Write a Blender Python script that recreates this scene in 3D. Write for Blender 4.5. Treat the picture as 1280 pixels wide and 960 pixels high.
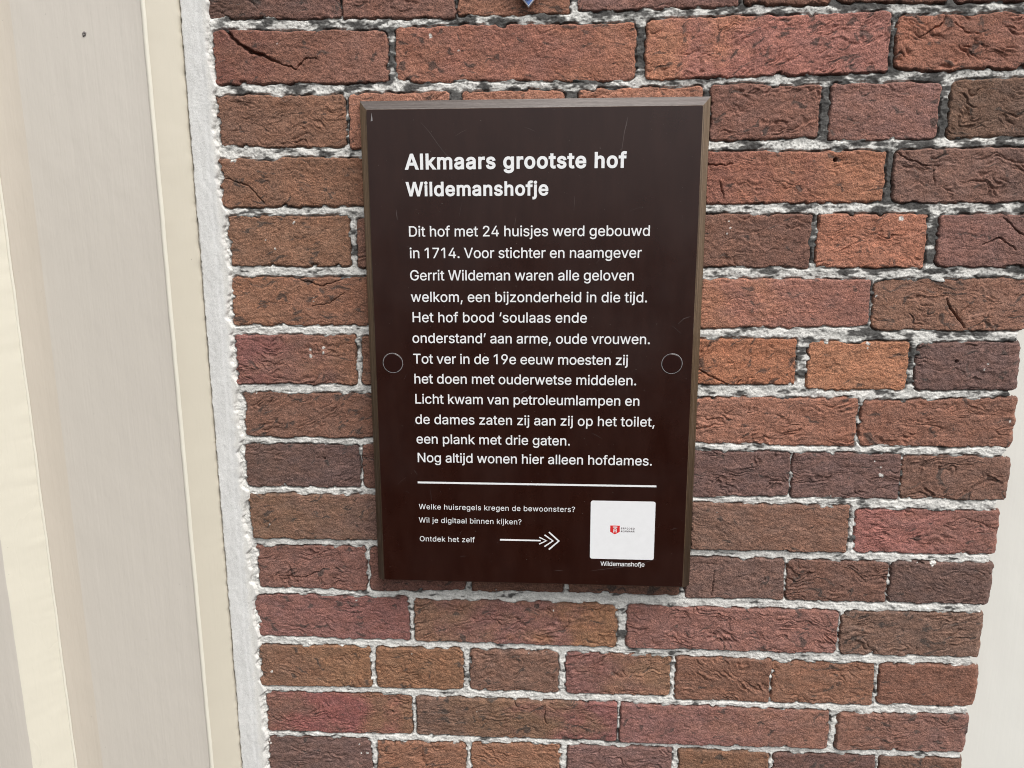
# An information board on an old brick wall, beside a cream painted door frame.
# Wall coordinates used below are millimetres: x to the right, y up, z out of the wall
# (towards the viewer); V() turns them into Blender metres.
import bpy, math
import numpy as np
from mathutils import Matrix, Vector

scene = bpy.context.scene
for o in list(bpy.data.objects):
    bpy.data.objects.remove(o)

# ------------------------------------------------------------------ camera
cam_data = bpy.data.cameras.new("camera")
cam_data.sensor_width = 36.0
cam_data.lens = 961.0 / 1280.0 * 36.0
cam_data.clip_start = 0.01
cam_data.clip_end = 200.0
cam = bpy.data.objects.new("camera", cam_data)
scene.collection.objects.link(cam)
cam.matrix_world = Matrix((
    (0.99808456, -0.00870308, 0.06124924, 0.02588997),
    (0.06176562, 0.19613238, -0.97863022, -0.74598345),
    (-0.00349586, 0.9805388, 0.19629425, 0.12111676),
    (0, 0, 0, 1)))
scene.camera = cam

# ------------------------------------------------------------------ daylight (bright overcast)
SUN_TO = Vector((0.42, -0.48, 0.90)).normalized()     # direction towards the brightest sky
world = bpy.data.worlds.new("World")
scene.world = world
world.use_nodes = True
wn, wl = world.node_tree.nodes, world.node_tree.links
sky = wn.new("ShaderNodeTexSky")
sky.sky_type = 'NISHITA'
sky.sun_disc = False
sky.sun_elevation = math.asin(SUN_TO.z)
sky.sun_rotation = math.atan2(SUN_TO.x, SUN_TO.y)
sky.dust_density = 4.0
sky.air_density = 1.0
sky.ozone_density = 1.0
hsv = wn.new("ShaderNodeHueSaturation")                # cloud cover takes the blue out of the sky
hsv.inputs['Saturation'].default_value = 0.10
wl.new(sky.outputs['Color'], hsv.inputs['Color'])
wl.new(hsv.outputs['Color'], wn['Background'].inputs['Color'])
wn['Background'].inputs['Strength'].default_value = 0.13

sun_data = bpy.data.lights.new("sun", 'SUN')
sun_data.energy = 1.5
sun_data.angle = math.radians(35)
sun_data.color = (1.0, 0.97, 0.92)
sun = bpy.data.objects.new("sun", sun_data)
scene.collection.objects.link(sun)
sun.rotation_euler = SUN_TO.to_track_quat('Z', 'Y').to_euler()
sun.location = (1, -2, 3)

scene.view_settings.view_transform = 'Standard'
scene.view_settings.look = 'None'
scene.view_settings.gamma = 1.0
scene.view_settings.exposure = 0.44
scene.render.engine = 'CYCLES'
scene.cycles.filter_width = 1.05
BRICKS = [
    (0, -305.8, -177.2, 360.8, 361.2, 314.5, 312.0, [(82, 62, 58), (105, 74, 70)]),
    (0, -175.0, -70.9, 361.1, 360.1, 312.0, 310.7, [(112, 76, 68), (116, 80, 72)]),
    (0, -68.7, 32.1, 360.0, 359.0, 312.0, 312.1, [(134, 88, 68)]),
    (0, 39.2, 182.0, 358.8, 357.5, 313.9, 315.1, [(112, 78, 74)]),
    (0, 186.8, 262.0, 357.4, 355.1, 316.3, 314.7, [(98, 70, 60), (108, 72, 60)]),
    (0, 268.5, 363.2, 357.4, 355.1, 316.3, 314.7, [(98, 70, 60), (108, 72, 60)]),
    (0, 367.1, 467.0, 356.3, 357.5, 314.6, 314.8, [(112, 72, 62)]),
    (1, -300.0, -135.0, 303.9, 301.0, 256.2, 255.9, [(110, 66, 58), (116, 76, 64), (130, 86, 74)]),
    (1, -127.5, 92.6, 303.6, 303.6, 256.5, 254.7, [(140, 88, 70), (136, 84, 72), (150, 94, 72)]),
    (1, 101.2, 315.8, 305.4, 308.6, 254.5, 258.1, [(162, 102, 74), (152, 92, 84), (146, 92, 86)]),
    (1, 320.8, 467.0, 304.6, 306.4, 259.4, 259.0, [(142, 86, 66), (126, 80, 66), (130, 84, 74)]),
    (2, -299.2, -176.6, 246.1, 245.9, 199.8, 198.6, [(112, 80, 66), (124, 86, 66)]),
    (2, -173.6, -77.5, 246.6, 246.7, 196.4, 196.1, [(150, 98, 78)]),
    (2, -66.2, 28.2, 247.2, 247.3, 196.0, 196.5, [(152, 98, 76)]),
    (2, 40.7, 154.3, 247.8, 249.0, 197.9, 199.5, [(152, 98, 76)]),
    (2, 161.4, 259.2, 250.3, 247.5, 200.9, 202.7, [(116, 78, 70), (122, 82, 72)]),
    (2, 268.4, 364.4, 249.4, 248.7, 199.8, 200.2, [(124, 86, 80), (130, 90, 86)]),
    (2, 372.6, 467.0, 250.6, 253.0, 200.8, 201.5, [(100, 76, 62), (94, 74, 66)]),
    (3, -300.6, -58.0, 189.4, 188.0, 143.1, 144.8, [(116, 82, 64), (122, 84, 62), (124, 82, 66)]),
    (3, -51.9, 51.2, 188.7, 189.2, 143.3, 142.8, [(124, 82, 66)]),
    (3, 57.1, 152.4, 189.1, 189.7, 143.5, 142.9, [(140, 88, 66)]),
    (3, 159.7, 321.3, 191.7, 190.2, 143.6, 144.9, [(132, 80, 68), (152, 96, 68)]),
    (3, 329.1, 467.0, 191.5, 191.8, 144.1, 144.2, [(108, 80, 74), (116, 84, 76), (100, 76, 72)]),
    (4, -297.7, -177.9, 135.5, 135.7, 87.8, 86.2, [(118, 84, 64), (122, 86, 64)]),
    (4, -170.9, -66.5, 132.7, 133.0, 85.4, 85.4, [(112, 78, 66)]),
    (4, -57.2, 146.0, 132.9, 133.5, 85.4, 85.3, [(112, 78, 66)]),
    (4, 154.8, 259.6, 134.9, 134.4, 86.8, 85.2, [(112, 78, 66), (104, 72, 64)]),
    (4, 264.7, 364.0, 134.4, 133.9, 85.9, 84.4, [(160, 98, 74)]),
    (4, 374.0, 467.0, 133.2, 134.2, 86.6, 85.1, [(118, 80, 76), (104, 76, 74)]),
    (5, -299.9, -67.4, 76.9, 76.2, 28.5, 28.7, [(130, 88, 64), (126, 84, 64), (136, 86, 58)]),
    (5, -59.6, 149.8, 75.4, 75.5, 27.9, 28.0, [(130, 88, 64)]),
    (5, 158.9, 318.4, 75.5, 74.0, 27.3, 30.3, [(156, 100, 74), (150, 96, 84), (134, 86, 78)]),
    (5, 320.7, 467.0, 74.8, 76.3, 26.5, 26.3, [(118, 84, 68), (126, 88, 74)]),
    (6, -299.4, -176.7, 18.9, 19.5, -31.0, -30.7, [(118, 70, 70), (112, 76, 68), (122, 82, 62)]),
    (6, -171.1, -60.4, 17.9, 17.6, -30.7, -30.5, [(112, 78, 62)]),
    (6, -52.4, 150.7, 17.7, 17.9, -30.4, -29.4, [(112, 78, 62)]),
    (6, 158.3, 253.5, 18.0, 17.7, -26.9, -27.6, [(152, 92, 60)]),
    (6, 264.3, 359.3, 15.4, 15.9, -31.5, -31.4, [(162, 104, 70)]),
    (6, 366.0, 464.5, 15.2, 15.7, -32.1, -30.4, [(94, 72, 72)]),
    (7, -294.5, -69.2, -39.2, -39.5, -86.3, -85.8, [(106, 74, 62), (110, 74, 60)]),
    (7, -61.1, 151.5, -41.1, -39.8, -86.5, -86.1, [(110, 74, 62)]),
    (7, 158.5, 315.5, -40.5, -39.8, -86.8, -88.7, [(146, 96, 78), (140, 90, 72)]),
    (7, 318.6, 467.5, -42.9, -37.5, -87.8, -87.3, [(130, 84, 68), (122, 82, 68)]),
    (8, -299.4, -177.4, -94.0, -93.2, -139.8, -139.4, [(86, 66, 62), (82, 64, 66)]),
    (8, -174.9, -61.9, -93.1, -93.2, -139.4, -139.1, [(98, 66, 58)]),
    (8, -53.7, 152.1, -94.8, -93.5, -140.6, -140.3, [(98, 70, 62)]),
    (8, 160.1, 255.7, -95.1, -94.5, -143.5, -140.9, [(96, 72, 72)]),
    (8, 257.2, 362.2, -94.5, -95.4, -141.7, -142.2, [(98, 74, 74)]),
    (8, 363.0, 468.4, -97.0, -97.0, -141.3, -141.0, [(108, 78, 68)]),
    (9, -296.6, -70.9, -147.6, -146.1, -197.4, -195.8, [(108, 80, 62), (98, 74, 72)]),
    (9, -62.6, 152.7, -147.7, -147.9, -195.6, -196.0, [(108, 78, 72)]),
    (9, 160.0, 316.0, -149.5, -149.8, -199.3, -199.0, [(106, 80, 70), (116, 82, 68)]),
    (9, 323.1, 464.4, -152.2, -151.1, -198.9, -198.9, [(142, 84, 82), (120, 80, 74)]),
    (10, -292.8, -175.4, -205.3, -204.4, -252.8, -254.2, [(108, 74, 68), (112, 74, 70)]),
    (10, -172.0, -70.1, -205.2, -205.5, -254.1, -250.4, [(106, 70, 64)]),
    (10, -64.3, 31.8, -205.4, -204.9, -251.2, -250.3, [(102, 68, 56)]),
    (10, 36.7, 151.7, -204.8, -205.6, -250.2, -250.6, [(106, 74, 62)]),
    (10, 157.5, 257.4, -208.1, -207.4, -253.1, -251.2, [(100, 76, 72)]),
    (10, 259.1, 360.0, -208.3, -208.4, -253.0, -252.7, [(102, 72, 64)]),
    (10, 361.5, 463.9, -207.5, -206.7, -252.7, -252.4, [(90, 70, 68)]),
    (11, -297.7, -131.9, -262.1, -260.3, -310.0, -310.4, [(118, 78, 76), (120, 74, 74)]),
    (11, -125.9, 88.4, -262.9, -262.3, -310.2, -310.7, [(116, 84, 66), (118, 78, 76), (134, 92, 60)]),
    (11, 98.4, 314.5, -262.9, -263.0, -311.3, -310.6, [(124, 82, 78), (130, 86, 80)]),
    (11, 317.0, 460.9, -263.8, -261.4, -311.4, -310.2, [(104, 80, 70)]),
    (12, -297.4, -175.7, -321.3, -319.2, -369.6, -367.1, [(112, 80, 62), (126, 88, 58)]),
    (12, -169.6, -74.5, -320.0, -318.8, -367.8, -367.2, [(124, 86, 58)]),
    (12, -67.6, 27.7, -318.6, -318.2, -366.9, -367.2, [(112, 82, 70)]),
    (12, 35.4, 146.1, -318.9, -319.0, -366.9, -365.7, [(114, 74, 74), (124, 90, 66)]),
    (12, 151.2, 250.1, -320.7, -320.1, -371.1, -370.2, [(118, 80, 64)]),
    (12, 251.8, 356.5, -321.9, -321.1, -370.1, -368.9, [(124, 84, 64)]),
    (12, 360.5, 463.4, -321.0, -320.2, -367.9, -366.7, [(116, 76, 62)]),
    (13, -294.9, -131.8, -378.1, -375.0, -425.7, -424.0, [(108, 74, 66), (124, 66, 68), (116, 82, 60)]),
    (13, -126.5, 91.0, -376.8, -376.3, -423.8, -422.5, [(104, 80, 70), (110, 82, 62), (124, 74, 76)]),
    (13, 94.5, 314.2, -377.1, -377.3, -423.4, -421.8, [(122, 80, 80), (124, 84, 72)]),
    (13, 322.6, 459.1, -379.8, -376.3, -422.4, -420.3, [(120, 82, 70), (114, 80, 76)]),
    (14, -296.0, -178.5, -432.7, -430.8, -484.6, -482.2, [(88, 68, 66), (94, 72, 72)]),
    (14, -172.2, -73.7, -433.5, -432.4, -483.0, -481.5, [(128, 86, 64)]),
    (14, -67.4, 30.4, -431.2, -429.0, -481.2, -479.6, [(130, 88, 64)]),
    (14, 38.3, 151.8, -429.7, -427.8, -479.3, -478.0, [(110, 80, 80)]),
    (14, 157.9, 254.2, -429.5, -429.3, -478.7, -477.1, [(114, 80, 58)]),
    (14, 258.5, 365.8, -430.1, -428.4, -476.9, -474.8, [(94, 68, 66)]),
    (14, 369.1, 457.4, -429.2, -428.2, -474.6, -472.4, [(102, 72, 60)]),
]
LINES = [
    ('h1', 'Alkmaars grootste hof', -115.2, 176.2, 84.0),
    ('h2', 'Wildemanshofje', -115.2, 152.4, 14.5),
    ('b', 'Dit hof met 24 huisjes werd gebouwd', -114.8, 115.6, 107.8),
    ('b', 'in 1714. Voor stichter en naamgever', -114.3, 95.8, 100.4),
    ('b', 'Gerrit Wildeman waren alle geloven', -114.6, 75.2, 94.4),
    ('b', 'welkom, een bijzonderheid in die tijd.', -114.1, 55.0, 107.1),
    ('b', 'Het hof bood ‘soulaas ende', -113.8, 35.8, 51.6),
    ('b', 'onderstand’ aan arme, oude vrouwen.', -114.0, 15.9, 110.9),
    ('b', 'Tot ver in de 19e eeuw moesten zij', -113.8, -4.1, 90.9),
    ('b', 'het doen met ouderwetse middelen.', -113.6, -23.6, 99.3),
    ('b', 'Licht kwam van petroleumlampen en', -113.4, -43.5, 102.9),
    ('b', 'de dames zaten zij aan zij op het toilet,', -113.5, -63.8, 117.9),
    ('b', 'een plank met drie gaten.', -112.9, -83.6, 37.3),
    ('b', 'Nog altijd wonen hier alleen hofdames.', -112.7, -102.6, 116.5),
    ('s', 'Welke huisregels kregen de bewoonsters?', -112.4, -151.5, 42.7),
    ('s', 'Wil je digitaal binnen kijken?', -112.8, -165.6, -10.1),
    ('s', 'Ontdek het zelf', -112.6, -185.5, -57.1),
    ('c', 'Wildemanshofje', 68.8, -207.4, 112.2),
]
SPOTS = [(339.7, 130.4, 2.2), (319.5, 13.4, 1.6), (319.8, 9.6, 0.9), (343.0, -109.5, 0.8), (343.7, -117.7, 2.0), (336.3, -103.1, 0.7), (429.0, -10.6, 0.9), (432.1, -5.1, 0.9), (459.3, -61.1, 1.1), (401.0, -208.2, 2.6), (403.2, -207.3, 1.5), (323.7, 59.1, 0.9), (-209.4, 6.4, 1.3), (-209.6, 1.6, 1.2), (-222.5, 4.7, 1.5), (-222.8, -1.7, 1.5), (-216.4, 56.6, 0.5), (-216.6, 52.6, 0.5), (-232.1, 129.2, 1.2), (-251.9, 104.0, 1.0), (-260.9, 112.5, 0.6), (-287.9, 187.9, 2.0), (-285.6, 187.1, 1.3), (-275.7, -180.8, 0.6), (-285.3, -351.6, 1.2), (-294.6, -437.7, 1.5), (-293.0, -441.6, 1.0), (-190.8, -449.4, 1.1), (-183.6, -449.1, 1.3), (-192.1, -438.4, 0.9), (-195.7, -317.1, 0.5), (-129.6, -325.3, 0.6), (-60.4, -391.7, 0.6), (-3.9, -320.2, 0.6), (22.1, -270.5, 0.9), (-38.4, -248.6, 0.6), (-188.1, -265.6, 1.0), (-94.4, 295.5, 1.6), (-68.9, 282.7, 0.8), (-237.4, 291.1, 0.5), (182.9, 128.2, 0.7), (184.7, 122.3, 0.7), (182.0, 117.2, 0.6), (-281.2, -39.9, 0.7), (-189.7, -92.5, 0.9), (296.9, -139.3, 0.7), (185.6, -158.3, 0.5)]
CRACKS = [[(-287.3, 305.1, 2.2), (-274.6, 292.4, 2.0), (-264.4, 285.2, 2.4), (-251.0, 280.8, 1.8), (-234.8, 273.6, 0.8)],
    [(-234.8, 273.6, 0.7), (-221.3, 269.1, 0.8), (-211.7, 278.8, 0.7), (-199.7, 277.2, 0.5)],
    [(362.0, 307.6, 0.8), (360.2, 298.5, 1.0), (350.7, 292.1, 0.7), (341.0, 286.4, 0.4)],
    [(370.4, 298.3, 0.6), (381.6, 289.0, 0.8), (392.5, 288.8, 0.5)],
    [(-297.8, 171.6, 0.6), (-274.7, 164.0, 0.8), (-260.1, 147.4, 0.6)],
    [(-234.5, 76.1, 0.7), (-209.4, 67.6, 0.8), (-193.2, 72.3, 0.6), (-177.0, 79.2, 0.7)],
    [(-218.5, 47.9, 0.5), (-200.6, 51.1, 0.7), (-185.7, 61.3, 0.5)],
    [(-270.9, -239.3, 0.6), (-243.1, -240.4, 0.9), (-221.0, -230.8, 0.5)],
    [(150.7, -7.2, 0.6), (175.9, -20.4, 0.9), (194.0, -28.2, 0.7)],
    [(201.3, -22.6, 0.6), (194.2, -32.2, 0.9)],
    [(13.4, -380.2, 0.4), (13.5, -399.5, 0.9), (17.0, -404.2, 0.6)],
    [(-22.0, -373.9, 0.4), (-17.7, -383.3, 0.8), (-4.7, -386.7, 0.6)],
    [(154.7, 181.8, 0.8), (168.7, 178.9, 1.0), (183.2, 180.2, 0.6)],
    [(172.9, 165.9, 0.6), (175.7, 155.1, 0.9), (177.4, 149.3, 0.6)],
    [(329.3, 189.4, 0.6), (342.7, 182.3, 0.8), (357.3, 176.6, 0.6)],
    [(363.1, 175.1, 0.7), (366.1, 159.6, 0.6)],
    [(430.7, 130.8, 0.7), (446.6, 116.3, 0.9), (465.0, 110.5, 0.6)],
    [(414.3, 107.0, 0.7), (429.4, 112.1, 0.9), (444.8, 101.9, 0.6)],
    [(186.3, -223.1, 0.5), (185.5, -240.8, 0.8), (185.1, -249.7, 0.5)],
    [(388.2, 56.2, 1.0), (392.0, 47.9, 1.2), (401.9, 36.7, 1.6), (407.1, 29.1, 0.8)]]
HOLES = [(403.2, -3.0, 1.6), (-214.6, -109.0, 0.9), (-250.4, -245.2, 1.0), (-266.8, 220.5, 0.5), (275.9, 182.9, 1.8)]
GLYPHS = {
    ',': (188, '53,-119,38,-119,48,-56,58,8,68,71,91,71,114,71,137,71,119,8,102,-56,84,-119,69,-119'),
    '.': (188, '108,-4,95,-4,83,-4,72,0,63,9,54,18,50,28,50,41,50,54,54,65,63,73,72,82,83,87,95,87,108,87,119,82,128,73,137,65,141,54,141,41,141,28,137,18,128,9,119,0'),
    '1': (400, '225,509,251,509,251,339,251,170,251,0,230,0,209,0,187,0,187,149,187,299,187,448,186,448,185,448,184,448,143,418,102,388,61,358,61,381,61,404,61,427,98,454,136,481,173,509,199,509'),
    '2': (453, '172,0,64,0,64,16,64,32,64,47,121,108,177,168,234,229,254,249,270,267,282,282,295,298,304,313,311,327,317,341,320,356,320,371,320,390,316,405,308,419,299,432,288,442,273,449,259,456,242,460,224,460,204,460,187,456,172,447,158,439,147,428,139,413,131,399,127,382,127,362,107,362,86,362,66,362,66,392,72,419,86,442,100,465,119,483,143,496,167,509,194,516,225,516,255,516,282,509,306,497,329,484,348,467,361,445,374,424,381,399,381,372,381,354,378,335,371,318,364,300,353,280,336,259,319,237,296,211,267,180,229,140,191,100,153,60,153,59,153,58,153,57,231,57,310,57,389,57,389,38,389,19,389,0,281,0'),
    '4': (453, '164,105,40,105,40,123,40,141,40,158,109,275,178,392,247,509,268,509,289,509,311,509,243,394,176,280,109,166,109,165,109,164,109,163,210,163,312,163,413,163,413,144,413,125,413,105,289,105|302,0,282,0,282,40,282,81,282,121,282,130,282,138,282,146,282,203,282,260,282,318,302,318,322,318,343,318,343,212,343,106,343,0,322,0'),
    '7': (453, '120,0,97,0,172,149,248,299,323,448,323,450,323,451,323,452,236,452,149,452,62,452,62,471,62,490,62,509,172,509,281,509,391,509,391,489,391,469,391,449,315,299,240,150,165,0,142,0'),
    '9': (453, '195,516,226,516,258,516,286,508,310,494,335,480,354,460,368,434,382,409,389,380,389,347,389,323,383,297,373,270,362,243,343,209,315,168,277,112,239,56,200,0,177,0,154,0,130,0,187,83,244,165,301,248,303,248,305,248,307,248,303,238,296,229,287,221,279,213,269,207,257,202,245,197,232,195,218,195,187,195,160,201,137,214,114,227,96,245,83,269,70,292,64,320,64,352,64,384,71,412,85,436,99,461,118,480,143,494,167,508|246,460,226,460,207,460,189,456,174,446,159,437,147,424,138,407,130,391,125,372,125,352,125,330,130,312,138,295,147,279,159,266,174,257,189,248,207,243,226,243,246,243,263,248,279,257,294,266,306,279,314,295,323,311,327,330,327,350,327,372,323,391,314,407,306,424,294,437,279,446,264,456'),
    '?': (359, '153,152,132,152,132,154,132,157,132,159,132,190,135,213,141,230,147,246,156,259,168,269,179,279,193,288,209,298,224,308,237,320,247,334,257,348,262,365,262,384,262,400,258,413,250,425,243,437,233,446,220,452,208,458,193,462,178,462,163,462,150,459,137,453,124,447,114,438,106,425,98,413,93,397,92,378,70,378,49,378,27,378,28,407,35,432,49,452,63,473,80,489,103,499,125,510,150,516,178,516,207,516,233,510,255,498,277,487,294,471,306,451,318,431,324,408,324,382,324,354,318,331,306,311,294,292,277,275,254,261,240,252,228,243,219,235,210,227,204,217,200,205,196,194,194,178,194,158,194,156,194,154,194,152,173,152|176,-4,164,-4,151,-4,140,0,131,9,123,18,118,28,118,41,118,53,123,64,131,73,140,82,151,86,164,86,176,86,187,82,196,73,205,64,209,53,209,41,209,28,205,18,196,9,187,0'),
    'A': (480, '39,0,16,0,78,170,140,339,201,509,226,509,251,509,276,509,338,339,401,170,463,0,440,0,418,0,395,0,359,101,323,202,287,302,281,321,273,344,264,372,255,400,245,435,232,478,236,478,241,478,245,478,233,435,222,399,213,371,204,343,196,320,191,302,155,202,120,101,85,0,62,0|197,142,110,142,110,161,110,180,110,199,197,199,283,199,370,199,370,180,370,161,370,142,283,142'),
    'D': (502, '271,0,219,0,178,0,137,0,96,0,96,19,96,38,96,57,136,57,175,57,215,57,256,57,291,65,318,81,345,97,366,119,379,149,392,179,399,214,399,255,399,296,392,331,379,361,366,390,346,412,320,428,293,444,260,452,221,452,178,452,136,452,93,452,93,471,93,490,93,509,137,509,181,509,225,509,275,509,317,499,353,478,388,458,415,429,433,391,452,353,462,308,462,255,462,202,452,157,433,119,414,81,387,51,351,31,314,10|103,509,125,509,125,339,125,170,125,0,103,0,82,0,60,0,60,170,60,339,60,509,82,509'),
    'E': (419, '165,0,60,0,60,170,60,339,60,509,164,509,268,509,372,509,372,490,372,471,372,452,290,452,207,452,125,452,125,396,125,341,125,286,202,286,278,286,355,286,355,267,355,248,355,229,278,229,202,229,125,229,125,172,125,114,125,57,208,57,292,57,375,57,375,38,375,19,375,0,270,0'),
    'F': (410, '82,0,60,0,60,170,60,339,60,509,163,509,266,509,369,509,369,490,369,471,369,452,288,452,206,452,125,452,125,394,125,336,125,278,198,278,272,278,346,278,346,259,346,240,346,221,272,221,198,221,125,221,125,147,125,74,125,0,103,0'),
    'G': (520, '309,-7,269,-7,223,-7,184,4,149,25,115,46,88,77,69,116,50,155,40,201,40,254,40,308,50,354,69,393,88,432,115,462,149,484,183,505,221,516,265,516,292,516,317,512,340,504,364,496,385,484,403,469,422,454,437,437,449,416,461,396,470,373,474,349,452,349,430,349,408,349,403,365,396,380,387,393,379,406,368,417,356,427,344,436,330,444,315,448,300,453,283,456,265,456,235,456,208,448,183,432,159,417,139,394,125,364,111,334,103,297,103,254,103,211,111,175,125,145,140,115,159,92,184,76,209,61,237,53,269,53,297,53,323,59,345,71,367,83,384,101,396,123,409,146,415,172,415,202,421,201,428,200,434,199,384,199,333,199,283,199,283,218,283,237,283,256,348,256,413,256,478,256,478,237,478,219,478,200,478,158,469,122,451,91,433,60,408,36,377,19,345,2'),
    'H': (517, '82,0,60,0,60,170,60,339,60,509,82,509,103,509,125,509,125,435,125,362,125,289,214,289,303,289,392,289,392,362,392,435,392,509,414,509,435,509,457,509,457,339,457,170,457,0,435,0,414,0,392,0,392,77,392,155,392,232,303,232,214,232,125,232,125,155,125,77,125,0,103,0'),
    'K': (467, '146,189,104,145,104,169,104,193,104,216,116,232,128,247,139,261,151,275,162,290,174,303,187,317,199,331,212,344,262,399,313,454,364,509,392,509,420,509,448,509,376,431,304,353,231,276,230,276,229,276,228,276,187,233|82,0,60,0,60,170,60,339,60,509,82,509,103,509,125,509,125,451,125,392,125,334,124,298,124,261,124,225,124,214,124,204,125,193,125,129,125,64,125,0,103,0|398,0,372,0,311,86,249,173,188,259,201,276,215,293,228,309,302,206,375,103,449,0,423,0'),
    'L': (393, '160,0,60,0,60,170,60,339,60,509,82,509,103,509,125,509,125,358,125,208,125,57,203,57,282,57,361,57,361,38,361,19,361,0,261,0'),
    'M': (628, '81,0,60,0,60,170,60,339,60,509,91,509,121,509,152,509,193,402,235,294,277,187,280,180,284,170,287,159,291,148,295,136,299,123,303,110,307,97,311,84,315,71,319,59,322,49,317,49,312,49,307,49,310,59,314,70,318,83,322,95,326,108,330,121,334,134,338,147,342,158,346,170,349,179,352,187,394,294,435,402,476,509,507,509,537,509,568,509,568,339,568,170,568,0,547,0,525,0,504,0,504,97,504,194,504,291,504,302,504,314,504,327,505,340,505,354,505,369,505,383,506,398,506,413,506,428,507,443,507,457,509,457,511,457,513,457,508,441,503,426,498,409,492,393,487,378,482,363,477,348,472,334,467,322,463,309,459,299,456,291,418,194,380,97,342,0,323,0,305,0,286,0,248,97,209,194,170,291,167,299,163,309,159,321,155,333,150,346,145,361,140,376,135,391,129,408,124,424,118,441,112,457,114,457,117,457,119,457,119,444,120,431,120,416,120,401,121,387,121,372,121,357,121,342,122,328,122,315,122,302,122,291,122,194,122,97,122,0,101,0'),
    'N': (523, '82,0,60,0,60,170,60,339,60,509,85,509,111,509,136,509,205,400,274,291,343,183,349,174,355,164,363,151,370,138,379,123,388,107,396,90,405,73,414,55,411,55,408,54,405,54,403,72,401,90,401,108,400,126,399,142,399,157,399,172,399,185,399,195,399,300,399,404,399,509,420,509,442,509,463,509,463,339,463,170,463,0,438,0,412,0,387,0,325,97,264,193,202,290,194,303,186,316,177,331,169,345,159,362,148,381,137,400,123,424,108,452,111,453,115,453,119,454,120,428,121,405,122,384,123,362,124,344,124,328,125,312,125,300,125,291,125,194,125,97,125,0,103,0'),
    'O': (533, '311,-7,267,-7,223,-7,184,4,150,25,116,46,90,76,70,115,50,154,40,201,40,254,40,308,50,354,70,393,90,432,116,462,150,484,184,505,223,516,267,516,311,516,350,505,384,484,418,462,444,432,464,393,483,354,493,308,493,254,493,201,483,154,464,115,444,76,418,46,384,25,350,4|236,53,267,53,297,53,325,61,349,76,374,91,394,114,408,144,423,174,430,211,430,254,430,298,423,335,408,365,394,395,374,417,349,433,325,448,297,456,267,456,236,456,209,448,184,433,159,417,140,394,125,364,111,334,103,297,103,254,103,211,111,174,125,144,140,114,159,92,184,76,209,61'),
    'R': (449, '82,0,60,0,60,170,60,339,60,509,119,509,177,509,236,509,275,509,307,502,333,489,359,475,378,457,390,433,403,410,409,382,409,352,409,321,403,295,390,271,378,248,359,230,333,217,307,204,275,198,236,198,189,198,143,198,96,198,96,217,96,236,96,255,142,255,188,255,234,255,260,255,281,259,298,267,314,275,326,286,334,300,341,315,345,332,345,352,345,372,341,390,334,405,326,420,314,431,298,440,281,448,259,452,233,452,197,452,161,452,125,452,125,301,125,151,125,0,103,0|378,0,353,0,312,76,271,153,230,229,254,229,279,229,303,229,344,153,386,76,428,0,403,0'),
    'T': (449, '85,452,32,452,32,471,32,490,32,509,160,509,288,509,417,509,417,490,417,471,417,452,363,452,310,452,257,452,257,301,257,151,257,0,235,0,214,0,193,0,193,151,193,301,193,452,139,452'),
    'V': (480, '229,0,204,0,141,170,79,339,16,509,39,509,62,509,84,509,120,408,156,307,192,206,198,189,206,166,215,137,224,109,235,73,248,31,243,31,239,31,235,31,247,74,258,110,267,138,276,166,284,189,290,206,325,307,360,408,395,509,417,509,440,509,463,509,401,339,340,170,278,0,253,0'),
    'W': (686, '180,0,155,0,109,170,63,339,16,509,38,509,60,509,82,509,109,404,136,300,163,196,168,179,172,163,175,145,179,128,183,111,187,94,190,76,194,58,197,40,194,40,192,40,189,40,193,58,196,76,200,94,203,111,207,128,211,145,215,163,220,179,224,196,251,300,279,404,306,509,331,509,355,509,380,509,407,404,434,300,462,196,466,179,470,163,474,145,478,128,482,111,486,94,490,76,494,58,497,40,494,40,491,40,488,40,492,58,495,76,499,94,502,111,506,128,510,145,515,163,519,179,523,196,550,300,576,404,603,509,625,509,647,509,670,509,623,339,577,170,530,0,505,0,480,0,455,0,426,108,397,215,368,323,362,344,357,367,351,391,346,416,341,444,336,475,341,475,345,475,350,475,345,445,340,419,335,395,330,371,324,347,318,323,289,215,260,108,230,0,205,0'),
    'a': (389, '182,-9,160,-9,136,-9,114,-4,94,5,75,14,59,27,48,45,36,62,30,83,30,108,30,130,35,147,43,161,52,175,63,185,78,193,92,201,108,207,125,211,143,215,160,218,178,220,201,223,219,225,234,227,248,228,258,231,265,235,272,239,276,245,276,255,276,255,276,256,276,257,276,272,273,286,267,297,261,308,252,316,240,322,228,328,213,331,196,331,178,331,162,328,149,322,136,317,126,309,118,301,110,292,104,283,100,274,80,280,61,285,41,291,50,314,62,332,79,346,95,360,113,369,133,375,153,381,173,384,194,384,208,384,223,383,239,379,255,376,271,370,286,360,301,351,313,338,322,320,332,303,337,280,337,251,337,168,337,84,337,0,317,0,297,0,277,0,277,17,277,35,277,52,275,52,274,52,272,52,268,43,261,34,252,25,243,15,230,7,215,1,200,-5|155,45,170,45,193,45,212,50,228,59,243,68,255,79,263,93,271,107,276,122,276,138,276,155,276,173,276,190,273,187,268,184,259,182,251,180,242,178,231,176,221,174,210,172,200,171,190,170,182,169,175,168,161,166,147,163,134,159,121,154,111,148,103,139,96,131,92,119,92,105,92,92,95,81,102,72,109,63,118,57,130,52,142,48'),
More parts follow.
